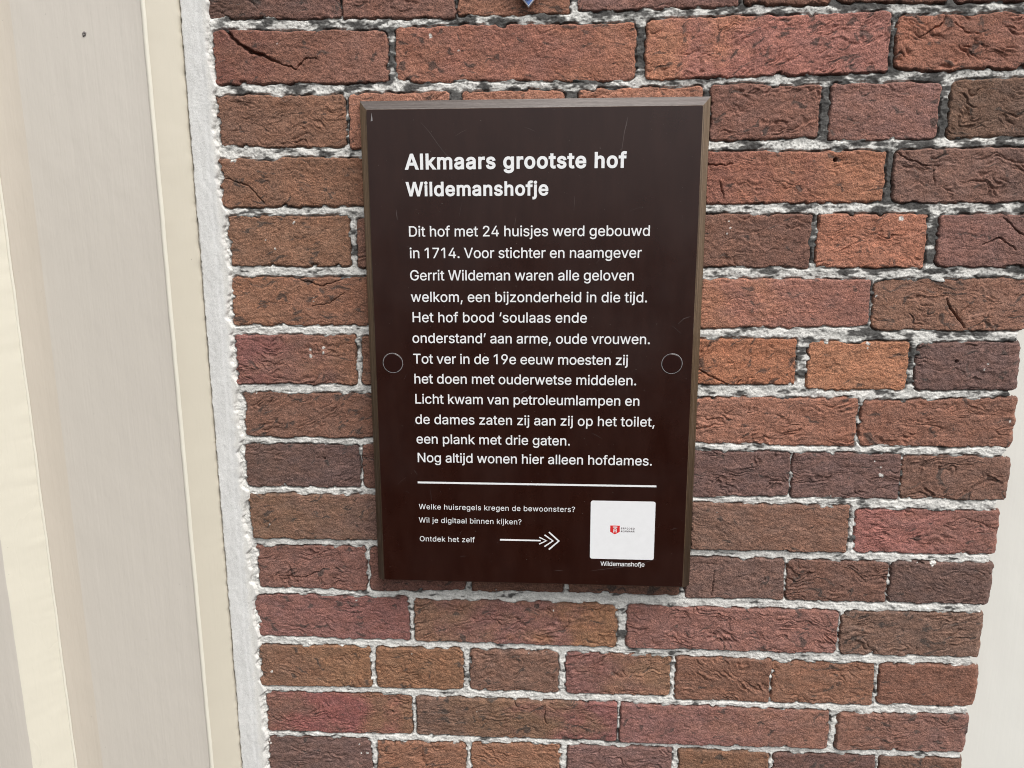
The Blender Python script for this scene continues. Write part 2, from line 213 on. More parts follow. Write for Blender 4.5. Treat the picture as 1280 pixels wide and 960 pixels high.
    'b': (424, '261,-8,229,-8,206,-8,187,-4,172,4,158,12,146,21,138,31,129,42,123,51,118,59,116,59,114,59,112,59,112,39,112,20,112,0,92,0,72,0,53,0,53,170,53,339,53,509,73,509,93,509,114,509,114,446,114,382,114,319,115,319,117,319,118,319,123,327,129,336,137,346,145,356,157,365,171,373,186,381,205,384,229,384,261,384,289,376,313,361,337,345,356,322,370,293,383,263,390,229,390,189,390,149,383,114,370,84,356,55,337,32,313,16,289,0|197,47,220,47,244,47,263,53,279,66,295,78,308,95,316,117,324,138,328,162,328,189,328,216,324,240,316,261,308,282,296,299,280,311,264,324,244,330,220,330,197,330,177,324,161,312,145,300,133,284,125,263,117,242,113,217,113,189,113,161,117,136,125,115,133,94,146,77,162,65,178,53'),
    'c': (396, '226,-8,207,-8,173,-8,143,0,117,16,91,33,71,56,56,85,41,114,34,149,34,187,34,227,41,262,56,291,71,321,91,343,117,360,143,376,173,384,207,384,226,384,243,382,260,377,276,372,292,365,305,356,319,347,330,335,340,322,350,309,357,294,362,277,342,272,322,267,303,262,300,272,296,281,290,289,285,297,278,305,270,311,262,317,253,322,242,325,232,328,220,330,207,330,182,330,161,323,145,310,129,297,116,280,108,258,100,237,96,213,96,187,96,162,100,139,108,117,116,96,129,79,145,66,161,53,182,46,207,46,220,46,232,48,243,52,253,55,263,60,271,66,279,72,286,80,292,89,297,97,301,107,304,117,324,112,343,107,363,102,358,85,351,70,341,56,332,43,320,31,306,21,293,12,277,4,261,-1,244,-6'),
    'd': (424, '219,-8,195,-8,164,-8,136,0,111,16,87,32,68,55,55,84,41,114,34,149,34,189,34,229,41,263,55,293,69,322,88,345,112,361,136,376,164,384,196,384,219,384,238,381,253,373,268,365,279,356,287,346,296,336,302,327,306,319,308,319,309,319,311,319,311,382,311,446,311,509,331,509,351,509,372,509,372,339,372,170,372,0,352,0,332,0,313,0,313,20,313,39,313,59,311,59,309,59,307,59,302,51,295,42,287,31,278,21,267,12,252,4,238,-4|181,47,205,47,227,47,247,53,263,65,279,77,291,94,299,115,308,136,312,161,312,189,312,217,308,242,300,263,292,284,279,300,263,312,247,324,228,330,205,330,181,330,161,324,145,311,129,299,116,282,108,261,100,240,96,216,96,189,96,162,100,138,109,117,117,95,129,78,145,66,161,53'),
    'e': (404, '238,-8,212,-8,175,-8,143,0,117,16,90,33,70,56,56,85,41,114,34,148,34,187,34,226,41,260,55,290,69,319,89,343,115,359,141,376,171,384,205,384,226,384,246,381,266,374,285,367,303,356,319,341,335,326,348,306,357,282,366,258,371,228,371,194,371,186,371,178,371,169,272,169,174,169,75,169,75,187,75,204,75,221,163,221,250,221,338,221,329,215,319,208,310,202,310,227,306,249,298,269,290,288,278,303,263,314,247,325,228,330,205,330,182,330,163,325,146,313,130,302,118,288,109,270,100,251,96,232,96,211,96,200,96,189,96,178,96,150,101,126,110,106,120,87,134,72,151,61,168,51,189,46,212,46,228,46,241,48,254,53,266,57,277,64,285,73,294,82,301,93,306,105,325,101,345,96,365,91,359,71,349,54,335,39,321,24,303,13,283,4,262,-4'),
    'f': (254, '154,379,228,379,228,362,228,344,228,327,154,327,80,327,6,327,6,344,6,362,6,379,80,379|101,0,81,0,81,144,81,288,81,432,81,453,86,471,96,486,106,500,119,511,135,519,152,526,169,530,187,530,201,530,213,529,222,527,232,525,238,523,243,521,238,503,233,486,227,468,224,470,220,471,215,472,210,473,203,474,195,474,176,474,163,469,154,460,146,451,142,437,142,419,142,279,142,140,142,0,121,0'),
    'g': (425, '238,-151,207,-151,179,-151,155,-147,134,-140,113,-132,96,-123,82,-110,69,-98,58,-84,51,-69,67,-60,84,-50,101,-41,107,-49,113,-57,122,-66,130,-75,141,-82,154,-88,168,-94,186,-97,207,-97,238,-97,263,-90,282,-75,302,-60,311,-37,311,-6,311,19,311,44,311,68,310,68,308,68,306,68,301,60,295,51,287,41,278,32,267,23,252,16,238,8,219,5,195,5,164,5,137,12,113,27,88,41,69,62,55,90,41,118,34,152,34,191,34,230,41,264,55,293,69,322,88,345,112,361,137,376,165,384,196,384,220,384,239,381,253,373,268,365,280,356,288,346,297,336,303,327,308,319,309,319,311,319,313,319,313,339,313,359,313,379,333,379,353,379,372,379,372,250,372,121,372,-9,372,-42,365,-69,350,-90,335,-111,316,-126,291,-136,266,-146|181,59,205,59,228,59,248,64,264,75,280,86,292,101,300,121,308,141,312,165,312,193,312,220,308,243,300,264,292,284,280,301,264,312,248,324,228,330,205,330,181,330,161,324,145,312,129,299,117,283,109,262,100,242,96,219,96,193,96,166,100,143,109,123,117,103,129,87,145,76,162,65'),
    'h': (410, '114,249,114,227,114,151,114,76,114,0,93,0,73,0,53,0,53,170,53,339,53,509,73,509,93,509,114,509,114,435,114,361,114,287,110,287,106,287,102,287,114,322,131,347,152,362,174,377,199,384,227,384,253,384,276,379,295,369,315,358,330,342,341,321,352,299,357,273,357,240,357,160,357,80,357,0,337,0,316,0,296,0,296,78,296,157,296,235,296,265,288,288,273,304,258,321,237,329,210,329,192,329,175,325,161,317,146,309,135,298,126,283,118,267'),
    'i': (167, '73,0,53,0,53,126,53,253,53,379,73,379,93,379,114,379,114,253,114,126,114,0,93,0|95,443,84,443,72,443,62,447,54,455,45,462,41,472,41,483,41,494,45,504,54,512,62,520,72,524,84,524,95,524,106,520,114,512,122,504,126,494,126,483,126,472,122,462,114,455,106,447'),
    'j': (167, '53,243,53,379,73,379,93,379,114,379,114,243,114,106,114,-30,114,-53,110,-73,102,-90,93,-107,81,-120,65,-129,48,-138,28,-143,4,-143,-1,-143,-5,-143,-10,-143,-10,-124,-10,-105,-10,-87,-6,-87,-2,-87,2,-87,20,-87,32,-82,40,-72,49,-62,53,-48,53,-29,53,107|95,443,83,443,72,443,62,447,53,455,45,462,41,472,41,483,41,494,45,504,53,512,62,520,72,524,83,524,95,524,105,520,114,512,122,504,126,494,126,483,126,472,122,462,114,455,105,447'),
    'k': (381, '132,158,110,137,110,162,110,187,110,212,113,212,117,212,121,212,175,268,230,323,284,379,310,379,335,379,360,379,301,319,243,259,184,199,182,199,179,199,177,199,155,178|73,0,53,0,53,170,53,339,53,509,73,509,93,509,114,509,114,339,114,170,114,0,93,0|320,0,294,0,245,62,197,124,148,186,162,200,177,214,191,229,252,152,312,76,372,0,346,0'),
    'l': (167, '114,0,114,0,114,0,53,0,53,0,53,0,53,509,53,509,53,509,114,509,114,509,114,509'),
    'm': (610, '73,0,53,0,53,126,53,253,53,379,72,379,92,379,112,379,112,351,112,323,112,295,111,295,109,295,108,295,113,316,121,332,132,346,144,359,157,369,172,376,187,383,203,386,219,386,247,386,270,378,287,361,305,344,316,322,321,295,318,295,315,295,312,295,317,313,325,329,337,343,349,357,364,367,381,375,398,382,416,386,437,386,459,386,479,381,497,372,515,362,530,348,541,328,551,309,557,285,557,255,557,170,557,85,557,0,536,0,516,0,496,0,496,85,496,169,496,254,496,281,488,301,473,313,457,325,439,330,419,330,402,330,387,327,374,320,362,313,352,303,345,290,339,278,335,263,335,247,335,165,335,82,335,0,315,0,295,0,274,0,274,87,274,173,274,260,274,281,267,298,253,311,239,324,221,330,199,330,185,330,171,327,158,320,144,313,134,303,126,289,118,276,114,258,114,238,114,159,114,79,114,0,93,0'),
    'n': (410, '114,249,114,227,114,151,114,76,114,0,93,0,73,0,53,0,53,126,53,253,53,379,72,379,92,379,112,379,112,349,112,318,112,287,109,287,106,287,102,287,114,322,131,347,152,362,174,377,199,384,227,384,253,384,276,379,295,369,314,358,330,342,341,321,352,299,357,273,357,240,357,160,357,80,357,0,337,0,316,0,296,0,296,78,296,157,296,235,296,265,288,288,273,304,258,321,237,329,210,329,192,329,175,325,161,317,146,309,135,298,126,283,118,267'),
    'o': (415, '242,-8,207,-8,173,-8,143,0,117,16,91,33,71,56,56,85,41,114,34,149,34,187,34,227,41,262,56,291,71,321,91,343,117,360,143,376,173,384,207,384,242,384,273,376,299,360,325,343,345,321,359,291,374,262,381,227,381,187,381,149,374,114,359,85,345,56,325,33,299,16,273,0|182,46,207,46,233,46,254,53,270,66,287,79,299,96,307,117,315,139,319,162,319,187,319,213,315,236,307,258,299,280,287,297,270,310,254,323,233,330,207,330,182,330,161,323,145,310,129,297,116,280,108,258,100,237,96,213,96,187,96,162,100,139,108,117,116,96,129,79,145,66,161,53'),
    'p': (424, '73,-143,53,-143,53,31,53,205,53,379,72,379,92,379,112,379,112,359,112,339,112,319,114,319,116,319,118,319,123,327,129,336,137,346,145,356,157,365,171,373,186,381,205,384,229,384,261,384,289,376,313,361,337,345,356,322,370,293,383,263,390,229,390,189,390,149,383,114,370,84,356,55,337,32,313,16,289,0,261,-8,229,-8,206,-8,187,-4,173,4,158,12,146,21,138,31,130,42,123,51,118,59,117,59,115,59,114,59,114,-8,114,-76,114,-143,93,-143|197,47,220,47,244,47,263,53,279,66,295,78,308,95,316,117,324,138,328,162,328,189,328,216,324,240,316,261,308,282,296,299,280,311,264,324,244,330,220,330,197,330,177,324,161,312,145,300,133,284,125,263,117,242,113,217,113,189,113,161,117,136,125,115,133,94,146,77,162,65,178,53'),
    'r': (259, '73,0,53,0,53,126,53,253,53,379,72,379,92,379,112,379,112,360,112,340,112,321,113,321,114,321,115,321,122,340,135,355,152,367,170,379,190,385,213,385,218,385,223,385,229,384,235,384,240,384,243,384,243,363,243,343,243,322,242,323,237,323,230,324,223,325,215,326,207,326,189,326,173,322,159,315,145,307,134,297,126,284,118,270,114,255,114,237,114,158,114,79,114,0,93,0'),
    's': (365, '211,-8,182,-8,156,-8,133,-4,112,3,92,11,75,23,62,38,49,53,40,72,36,94,55,98,74,102,94,107,99,86,109,70,124,60,139,50,158,45,181,45,208,45,229,51,244,62,260,74,268,87,268,103,268,116,263,127,254,136,245,144,231,151,212,155,191,160,170,165,149,170,115,178,89,191,72,208,55,225,47,247,47,274,47,296,53,315,65,332,77,348,94,361,115,370,136,380,160,384,187,384,213,384,235,380,254,372,272,365,287,353,299,339,310,325,319,309,324,290,305,286,287,281,268,277,263,292,255,304,243,316,230,327,212,333,187,333,165,333,146,327,131,317,116,306,109,293,109,277,109,263,114,252,124,243,134,235,150,228,172,223,191,218,210,214,229,209,264,201,290,188,306,171,323,154,331,133,331,107,331,84,325,64,312,47,300,30,282,16,260,6,237,-3'),
    't': (227, '138,379,204,379,204,362,204,344,204,327,138,327,72,327,6,327,6,344,6,362,6,379,72,379|65,345,65,471,85,471,106,471,126,471,126,347,126,222,126,98,126,81,129,69,136,61,143,54,154,50,170,50,174,50,179,50,185,51,191,52,197,53,202,54,206,36,209,19,213,2,207,0,200,-2,192,-3,184,-4,176,-4,168,-4,136,-4,110,4,92,21,74,38,65,62,65,93,65,219'),
    'u': (410, '211,-5,182,-5,157,-5,134,0,115,11,95,21,80,37,69,59,58,80,53,107,53,139,53,219,53,299,53,379,73,379,93,379,114,379,114,301,114,222,114,144,114,114,121,91,137,75,152,58,173,50,200,50,218,50,235,54,249,62,264,70,275,81,283,97,292,112,296,131,296,153,296,228,296,304,296,379,316,379,337,379,357,379,357,253,357,126,357,0,337,0,318,0,298,0,298,31,298,61,298,92,301,92,304,92,307,92,295,57,279,32,257,17,235,2'),
    'v': (389, '184,0,163,0,114,126,66,253,17,379,40,379,62,379,84,379,111,305,138,230,165,155,174,132,181,110,187,87,193,64,199,42,206,21,198,21,191,21,184,21,191,42,197,64,203,87,209,110,216,132,224,155,251,230,278,305,305,379,327,379,349,379,371,379,323,253,275,126,226,0,205,0'),
    'w': (567, '158,0,138,0,99,126,61,253,23,379,44,379,66,379,87,379,103,324,118,269,133,214,140,191,147,165,154,137,161,108,168,76,175,41,172,41,168,41,165,41,172,75,179,106,186,135,193,163,199,190,206,214,221,269,237,324,252,379,273,379,295,379,316,379,332,324,347,269,362,214,368,190,375,164,382,136,388,107,395,76,402,41,399,41,395,41,391,41,399,75,406,107,413,135,420,164,427,190,434,214,449,269,465,324,480,379,502,379,523,379,545,379,506,253,468,126,429,0,409,0,389,0,368,0,352,57,335,114,319,172,314,189,309,207,305,225,300,243,295,261,291,280,286,299,281,318,277,338,281,338,286,338,291,338,286,319,281,299,277,280,272,261,267,243,263,225,258,206,253,189,248,172,231,114,215,57,199,0,178,0'),
    'z': (380, '141,0,42,0,42,15,42,30,42,46,112,137,183,228,254,320,254,321,254,322,254,323,185,323,117,323,48,323,48,342,48,361,48,379,143,379,238,379,333,379,333,363,333,347,333,331,264,241,195,150,126,60,126,59,126,58,126,56,197,56,268,56,339,56,339,38,339,19,339,0,240,0'),
    '‘': (177, '75,318,52,318,69,382,87,445,104,509,120,509,135,509,151,509,141,445,131,382,121,318,98,318'),
    '’': (177, '67,318,52,318,62,382,72,445,82,509,105,509,128,509,151,509,133,445,116,382,98,318,83,318'),
    ' ': (188, ''),
}

# ------------------------------------------------------------------ helpers
def V(x, y, z):
    return (x / 1000.0, -z / 1000.0, y / 1000.0)

def lin(c):
    c = np.asarray(c, dtype=np.float32) / 255.0
    return np.where(c <= 0.04045, c / 12.92, ((c + 0.055) / 1.055) ** 2.4)

def empty(name, loc, label, cat, group=None):
    o = bpy.data.objects.new(name, None)
    o.empty_display_size = 0.05
    scene.collection.objects.link(o)
    o.location = loc
    return tag(o, label, cat, group)

def tag(o, label, cat, group=None):
    o["label"] = label
    o["category"] = cat
    if group:
        o["group"] = group
    return o

def link(name, mesh, mat, parent=None):
    o = bpy.data.objects.new(name, mesh)
    scene.collection.objects.link(o)
    if mat and not mesh.materials:
        mesh.materials.append(mat)
    if parent is not None:
        o.parent = parent
        o.matrix_parent_inverse = Matrix.Translation(parent.location).inverted()
    return o

def np_mesh(name, verts, quads, smooth=True, attrs=None):
    """verts (n,3) wall millimetres, quads (m,4)"""
    me = bpy.data.meshes.new(name)
    v = np.empty((len(verts), 3), np.float32)
    v[:, 0] = verts[:, 0] / 1000
    v[:, 1] = -verts[:, 2] / 1000
    v[:, 2] = verts[:, 1] / 1000
    quads = np.ascontiguousarray(quads, dtype=np.int32)
    me.vertices.add(len(v))
    me.vertices.foreach_set("co", v.ravel())
    me.loops.add(quads.size)
    me.loops.foreach_set("vertex_index", quads.ravel())
    me.polygons.add(len(quads))
    me.polygons.foreach_set("loop_start", np.arange(0, quads.size, 4, dtype=np.int32))
    if smooth:
        me.polygons.foreach_set("use_smooth", np.ones(len(quads), dtype=bool))
    me.update(calc_edges=True)
    for k, a in (attrs or {}).items():
        if a.ndim == 2:
            at = me.attributes.new(k, 'FLOAT_COLOR', 'POINT')
            c = np.ones((len(v), 4), np.float32)
            c[:, :3] = a
            at.data.foreach_set("color", c.ravel())
        else:
            at = me.attributes.new(k, 'FLOAT', 'POINT')
            at.data.foreach_set("value", a.astype(np.float32).ravel())
    return me

def grid_mesh(name, X, Y, Z, keep, attrs):
    """height field; faces whose four corners are all kept"""
    ny, nx = X.shape
    idx = np.arange(ny * nx, dtype=np.int64).reshape(ny, nx)
    f = keep[:-1, :-1] & keep[1:, :-1] & keep[:-1, 1:] & keep[1:, 1:]
    q = np.stack([idx[:-1, :-1][f], idx[:-1, 1:][f], idx[1:, 1:][f], idx[1:, :-1][f]], axis=1)
    used = np.zeros(ny * nx, bool)
    used[q.ravel()] = True
    new = np.cumsum(used) - 1
    verts = np.stack([X.ravel()[used], Y.ravel()[used], Z.ravel()[used]], axis=1)
    at = {k: (a.reshape(ny * nx, -1)[used] if a.ndim == 3 else a.ravel()[used]) for k, a in attrs.items()}
    return np_mesh(name, verts, new[q], True, at)

_r = np.random.RandomState(7)
_ang = (np.arange(256) / 256.0 * 2 * np.pi).astype(np.float32)
_GX, _GY = np.cos(_ang), np.sin(_ang)

def _h(ix, iy, seed):
    h = (ix.astype(np.uint32) * np.uint32(374761393) + iy.astype(np.uint32) * np.uint32(668265263)
         + np.uint32((seed * 2246822519 + 977) & 0xffffffff))
    h = (h ^ (h >> np.uint32(13))) * np.uint32(1274126177)
    h = h ^ (h >> np.uint32(16))
    return (h & np.uint32(255)).astype(np.int32)

def noise(x, y, seed=0):
    """gradient noise, about -1..1"""
    x = np.asarray(x, np.float32); y = np.asarray(y, np.float32)
    fx, fy = np.floor(x), np.floor(y)
    ix, iy = fx.astype(np.int64), fy.astype(np.int64)
    dx, dy = x - fx, y - fy
    u = dx * dx * dx * (dx * (dx * 6 - 15) + 10)
    v = dy * dy * dy * (dy * (dy * 6 - 15) + 10)
    def g(ox, oy):
        k = _h(ix + ox, iy + oy, seed)
        return _GX[k] * (dx - ox) + _GY[k] * (dy - oy)
    a, b, c, d = g(0, 0), g(1, 0), g(0, 1), g(1, 1)
    return (a + u * (b - a) + v * (c - a) + u * v * (a - b - c + d)) * 1.5

def fbm(x, y, seed, octaves=3, gain=0.5):
    s = 0; a = 1.0
    for k in range(octaves):
        s = s + a * noise(x * 2 ** k, y * 2 ** k, seed + 31 * k)
        a *= gain
    return s

def smooth(a, b, x):
    t = np.clip((x - a) / (b - a), 0, 1)
    return t * t * (3 - 2 * t)

def seg_dist(X, Y, pts):
    """distance to a polyline (x, y, width) minus local width -> (distance, width)"""
    best = np.full(X.shape, 1e9, np.float32); wid = np.zeros(X.shape, np.float32)
    for (x0, y0, w0), (x1, y1, w1) in zip(pts[:-1], pts[1:]):
        dx, dy = x1 - x0, y1 - y0
        t = np.clip(((X - x0) * dx + (Y - y0) * dy) / (dx * dx + dy * dy + 1e-9), 0, 1)
        d = np.hypot(X - x0 - t * dx, Y - y0 - t * dy)
        m = d < best
        best = np.where(m, d, best); wid = np.where(m, w0 + (w1 - w0) * t, wid)
    return best, wid

# ---- node material helpers
class NM:
    def __init__(self, name):
        self.mat = bpy.data.materials.new(name)
        self.mat.use_nodes = True
        self.n, self.l = self.mat.node_tree.nodes, self.mat.node_tree.links
        self.b = self.n['Principled BSDF']
    def new(self, t, **kw):
        nd = self.n.new(t)
        for k, v in kw.items():
            setattr(nd, k, v)
        return nd
    def set(self, **kw):
        for k, v in kw.items():
            self.b.inputs[k.replace('_', ' ')].default_value = v
    def coords(self, scale=(1, 1, 1)):
        tc = self.new('ShaderNodeTexCoord')
        mp = self.new('ShaderNodeMapping')
        mp.inputs['Scale'].default_value = scale
        self.l.new(tc.outputs['Object'], mp.inputs['Vector'])
        return mp.outputs['Vector']
    def noise(self, scale, detail=3, rough=0.55, vec=None, stretch=None, dist=0.0):
        t = self.new('ShaderNodeTexNoise')
        t.inputs['Scale'].default_value = scale
        t.inputs['Detail'].default_value = detail
        t.inputs['Roughness'].default_value = rough
        t.inputs['Distortion'].default_value = dist
        self.l.new(vec if vec is not None else self.coords(stretch or (1, 1, 1)), t.inputs['Vector'])
        return t.outputs['Fac']
    def ramp(self, fac, stops):
        r = self.new('ShaderNodeValToRGB')
        e = r.color_ramp.elements
        while len(e) < len(stops):
            e.new(0.5)
        for el, (p, c) in zip(e, stops):
            el.position = p
            el.color = (*c, 1) if len(c) == 3 else c
        self.l.new(fac, r.inputs['Fac'])
        return r.outputs['Color']
    def mix(self, a, b, fac, mode='MIX'):
        m = self.new('ShaderNodeMix', data_type='RGBA', blend_type=mode)
        for s, v in ((m.inputs[0], fac), (m.inputs[6], a), (m.inputs[7], b)):
            if isinstance(v, (int, float)):
                s.default_value = v
            elif isinstance(v, tuple):
                s.default_value = (*v, 1) if len(v) == 3 else v
            else:
                self.l.new(v, s)
        return m.outputs[2]
    def math(self, op, a, b):
        m = self.new('ShaderNodeMath', operation=op)
        for s, v in zip(m.inputs, (a, b)):
            if isinstance(v, (int, float)):
                s.default_value = v
            else:
                self.l.new(v, s)
        return m.outputs[0]
    def bump(self, height, dist, strength=1.0, prev=None):
        bp = self.new('ShaderNodeBump')
        bp.inputs['Distance'].default_value = dist
        bp.inputs['Strength'].default_value = strength
        self.l.new(height, bp.inputs['Height'])
        if prev is not None:
            self.l.new(prev, bp.inputs['Normal'])
        return bp.outputs['Normal']
    def out(self, color=None, normal=None, rough=None):
        if color is not None:
            self.l.new(color, self.b.inputs['Base Color'])
        if normal is not None:
            self.l.new(normal, self.b.inputs['Normal'])
        if rough is not None:
            self.l.new(rough, self.b.inputs['Roughness'])
        return self.mat

# ------------------------------------------------------------------ materials
m = NM("fired clay brick")
at = m.new('ShaderNodeAttribute', attribute_name='tint')
grain = m.noise(900, 4, 0.65)
mid = m.noise(260, 3, 0.6)
c = m.mix(at.outputs['Color'], m.ramp(grain, [(0.28, (0.42, 0.42, 0.43)), (0.5, (1.0, 1.0, 1.0)), (0.72, (1.75, 1.68, 1.62))]), 1.0, 'MULTIPLY')
c = m.mix(c, m.ramp(mid, [(0.3, (0.84, 0.84, 0.86)), (0.7, (1.16, 1.15, 1.13))]), 1.0, 'MULTIPLY')
nrm = m.bump(mid, 0.0012, 0.45)
nrm = m.bump(grain, 0.0011, 0.9, nrm)
m.set(Roughness=0.93)
m.b.inputs['Specular IOR Level'].default_value = 0.22
M_BRICK = m.out(c, nrm)

m = NM("lime mortar")
at = m.new('ShaderNodeAttribute', attribute_name='tint')
grain = m.noise(700, 4, 0.7)
c = m.mix(at.outputs['Color'], m.ramp(grain, [(0.28, (0.55, 0.55, 0.55)), (0.48, (1.0, 1.0, 1.0)), (0.74, (1.15, 1.15, 1.14))]), 1.0, 'MULTIPLY')
nrm = m.bump(grain, 0.0009, 0.6)
m.set(Roughness=0.95)
m.b.inputs['Specular IOR Level'].default_value = 0.2
M_MORTAR = m.out(c, nrm)

m = NM("grey cement")
at = m.new('ShaderNodeAttribute', attribute_name='tint')
grain = m.noise(1100, 3, 0.7)
c = m.mix(at.outputs['Color'], m.ramp(grain, [(0.30, (0.80, 0.80, 0.80)), (0.5, (1.0, 1.0, 1.0)), (0.72, (1.10, 1.10, 1.10))]), 1.0, 'MULTIPLY')
nrm = m.bump(grain, 0.0006, 0.5)
m.set(Roughness=0.9)
M_CEMENT = m.out(c, nrm)

def paint(name, col, rough, wav=1.0, spec=0.5):
    m = NM(name)
    big = m.noise(9, 2, 0.5, stretch=(1.0, 1.0, 0.25))
    brush = m.noise(160, 3, 0.6, stretch=(1.0, 1.0, 0.035))
    lump = m.noise(45, 3, 0.6, stretch=(1.0, 1.0, 0.45))
    patch = m.noise(14, 3, 0.6, stretch=(1.0, 1.0, 0.35))
    dirt = m.noise(420, 2, 0.5)
    k = tuple(v * 0.965 for v in col)
    c = m.mix(k, col, m.ramp(patch, [(0.2, (0, 0, 0)), (0.8, (1, 1, 1))]))
    c = m.mix(c, (0.25, 0.22, 0.18), m.ramp(dirt, [(0.765, (0, 0, 0)), (0.80, (0.5, 0.5, 0.5))]))
    nrm = m.bump(big, 0.004 * wav, 0.35)
    nrm = m.bump(lump, 0.0015 * wav, 0.45, nrm)
    nrm = m.bump(brush, 0.0005 * wav, 0.6, nrm)
    r = m.ramp(patch, [(0.2, (rough * 0.85,) * 3), (0.8, (rough * 1.2,) * 3)])
    m.b.inputs['Specular IOR Level'].default_value = spec
    return m.out(c, nrm, r)

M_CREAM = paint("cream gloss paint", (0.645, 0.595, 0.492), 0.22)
M_CREAM_FACE = paint("cream gloss paint greyed for sky reflection", (0.67, 0.618, 0.548), 0.085)  # same cream paint, greyed: the sky's reflection is put into the colour
M_CREAM_LIT = paint("cream paint lightened for the lit moulding", (0.76, 0.715, 0.60), 0.28)  # same cream paint, lighter: light on the right-facing side painted into the colour
M_CREAM_COVE = paint("cream paint toned for warm reflection in the cove", (0.655, 0.585, 0.495), 0.15)  # same cream paint, its warmer reflection painted into the colour
M_CREAM_HIGHLIGHT = paint("cream paint with painted edge highlight", (0.80, 0.76, 0.65), 0.3)  # same cream paint, paler: the highlight along edges is in the colour
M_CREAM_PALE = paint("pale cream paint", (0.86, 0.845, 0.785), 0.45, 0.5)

def wood(name, lo, md, hi, axis):
    m = NM(name)
    lam = m.noise(60, 3, 0.6, stretch=axis, dist=0.4)
    fib = m.noise(500, 3, 0.6, stretch=(0.3, 1.5, 0.3))
    c = m.ramp(lam, [(0.28, lo), (0.5, md), (0.74, hi)])
    c = m.mix(c, m.ramp(fib, [(0.3, (0.75, 0.75, 0.75)), (0.7, (1.2, 1.2, 1.2))]), 1.0, 'MULTIPLY')
    m.set(Roughness=0.62)
    return m.out(c, m.bump(fib, 0.0006, 0.5))

M_WOOD = wood("brown wood edge", (0.042, 0.021, 0.008), (0.095, 0.058, 0.029), (0.175, 0.125, 0.083), (0.15, 12.0, 0.15))
M_WOOD_TOP = wood("greyed wood along the top edge", (0.105, 0.085, 0.076), (0.165, 0.142, 0.132), (0.24, 0.215, 0.205), (0.15, 12.0, 0.15))

m = NM("brown enamelled plate")
cl = m.noise(14, 4, 0.6)
fine = m.noise(90, 3, 0.6, stretch=(1.0, 1.0, 0.25))
sp = m.noise(650, 1, 0.4)
c = m.mix((0.0200, 0.0048, 0.0026), (0.0265, 0.0080, 0.0050), m.ramp(fine, [(0.35, (0, 0, 0)), (0.7, (1, 1, 1))]))
c = m.mix(c, (0.20, 0.17, 0.15), m.ramp(sp, [(0.80, (0, 0, 0)), (0.84, (0.6, 0.6, 0.6))]))
r = m.ramp(cl, [(0.3, (0.22, 0.22, 0.22)), (0.7, (0.40, 0.40, 0.40))])
nrm = m.bump(m.noise(30, 2, 0.5), 0.0006, 0.12)
M_PLATE = m.out(c, nrm, r)

def plain(name, col, rough=0.5, metal=0.0, var=0.06, scale=120):
    m = NM(name)
    n = m.noise(scale, 3, 0.6)
    lo = tuple(v * (1 - var) for v in col); hi = tuple(min(1, v * (1 + var)) for v in col)
    m.set(Roughness=rough, Metallic=metal)
    return m.out(m.ramp(n, [(0.3, lo), (0.7, hi)]))

M_LETTER = plain("white lettering", (0.90, 0.905, 0.91), 0.45, var=0.03)
M_LABEL = plain("white label", (0.89, 0.89, 0.90), 0.4, var=0.02)
M_RED = plain("red print", (0.72, 0.03, 0.03), 0.4)
M_INK = plain("dark print", (0.05, 0.02, 0.025), 0.5)
M_CAP = plain("brown screw cover", (0.019, 0.0038, 0.0024), 0.30)
M_RING = plain("scuffed rim", (0.26, 0.245, 0.25), 0.35)
M_SCRATCH = plain("scratch in the brown plate", (0.085, 0.062, 0.058), 0.5, var=0.4, scale=60)
M_BLUE = plain("blue enamel", (0.10, 0.19, 0.47), 0.25, var=0.2)
M_PALE = plain("pale enamel edge", (0.56, 0.58, 0.64), 0.3)
M_SCREW = plain("dark screw head", (0.03, 0.03, 0.035), 0.4, metal=0.6)
M_CHIP = plain("grey chipped paint", (0.20, 0.18, 0.17), 0.7, var=0.4, scale=900)

# ------------------------------------------------------------------ the brick wall
CORNER = 467.0                       # x of the wall's right-hand end
X0, X1, Y0, Y1, STEP = -331.0, 474.0, -712.0, 418.0, 0.64

def brick_list():
    rows = list(BRICKS)
    pal = [(112, 78, 68), (104, 74, 66), (126, 86, 66), (118, 80, 74), (98, 74, 70), (132, 84, 68)]
    k = 0
    for course, yt in ((-1, 418.0), (15, -488.0), (16, -545.0), (17, -602.0), (18, -659.0)):
        joints = [-300, -131, 92, 315.5, CORNER] if course % 2 else [-300, -174, -71, 34, 155, 256, 362, CORNER]
        for a, b in zip(joints[:-1], joints[1:]):
            rows.append((course, a + (3.5 if a > -300 else 0), b - (3.5 if b < CORNER else 0), yt, yt, yt - 47.5, yt - 47.5,
                         [pal[k % 6], pal[(k + 2) % 6]]))
            k += 1
    return rows

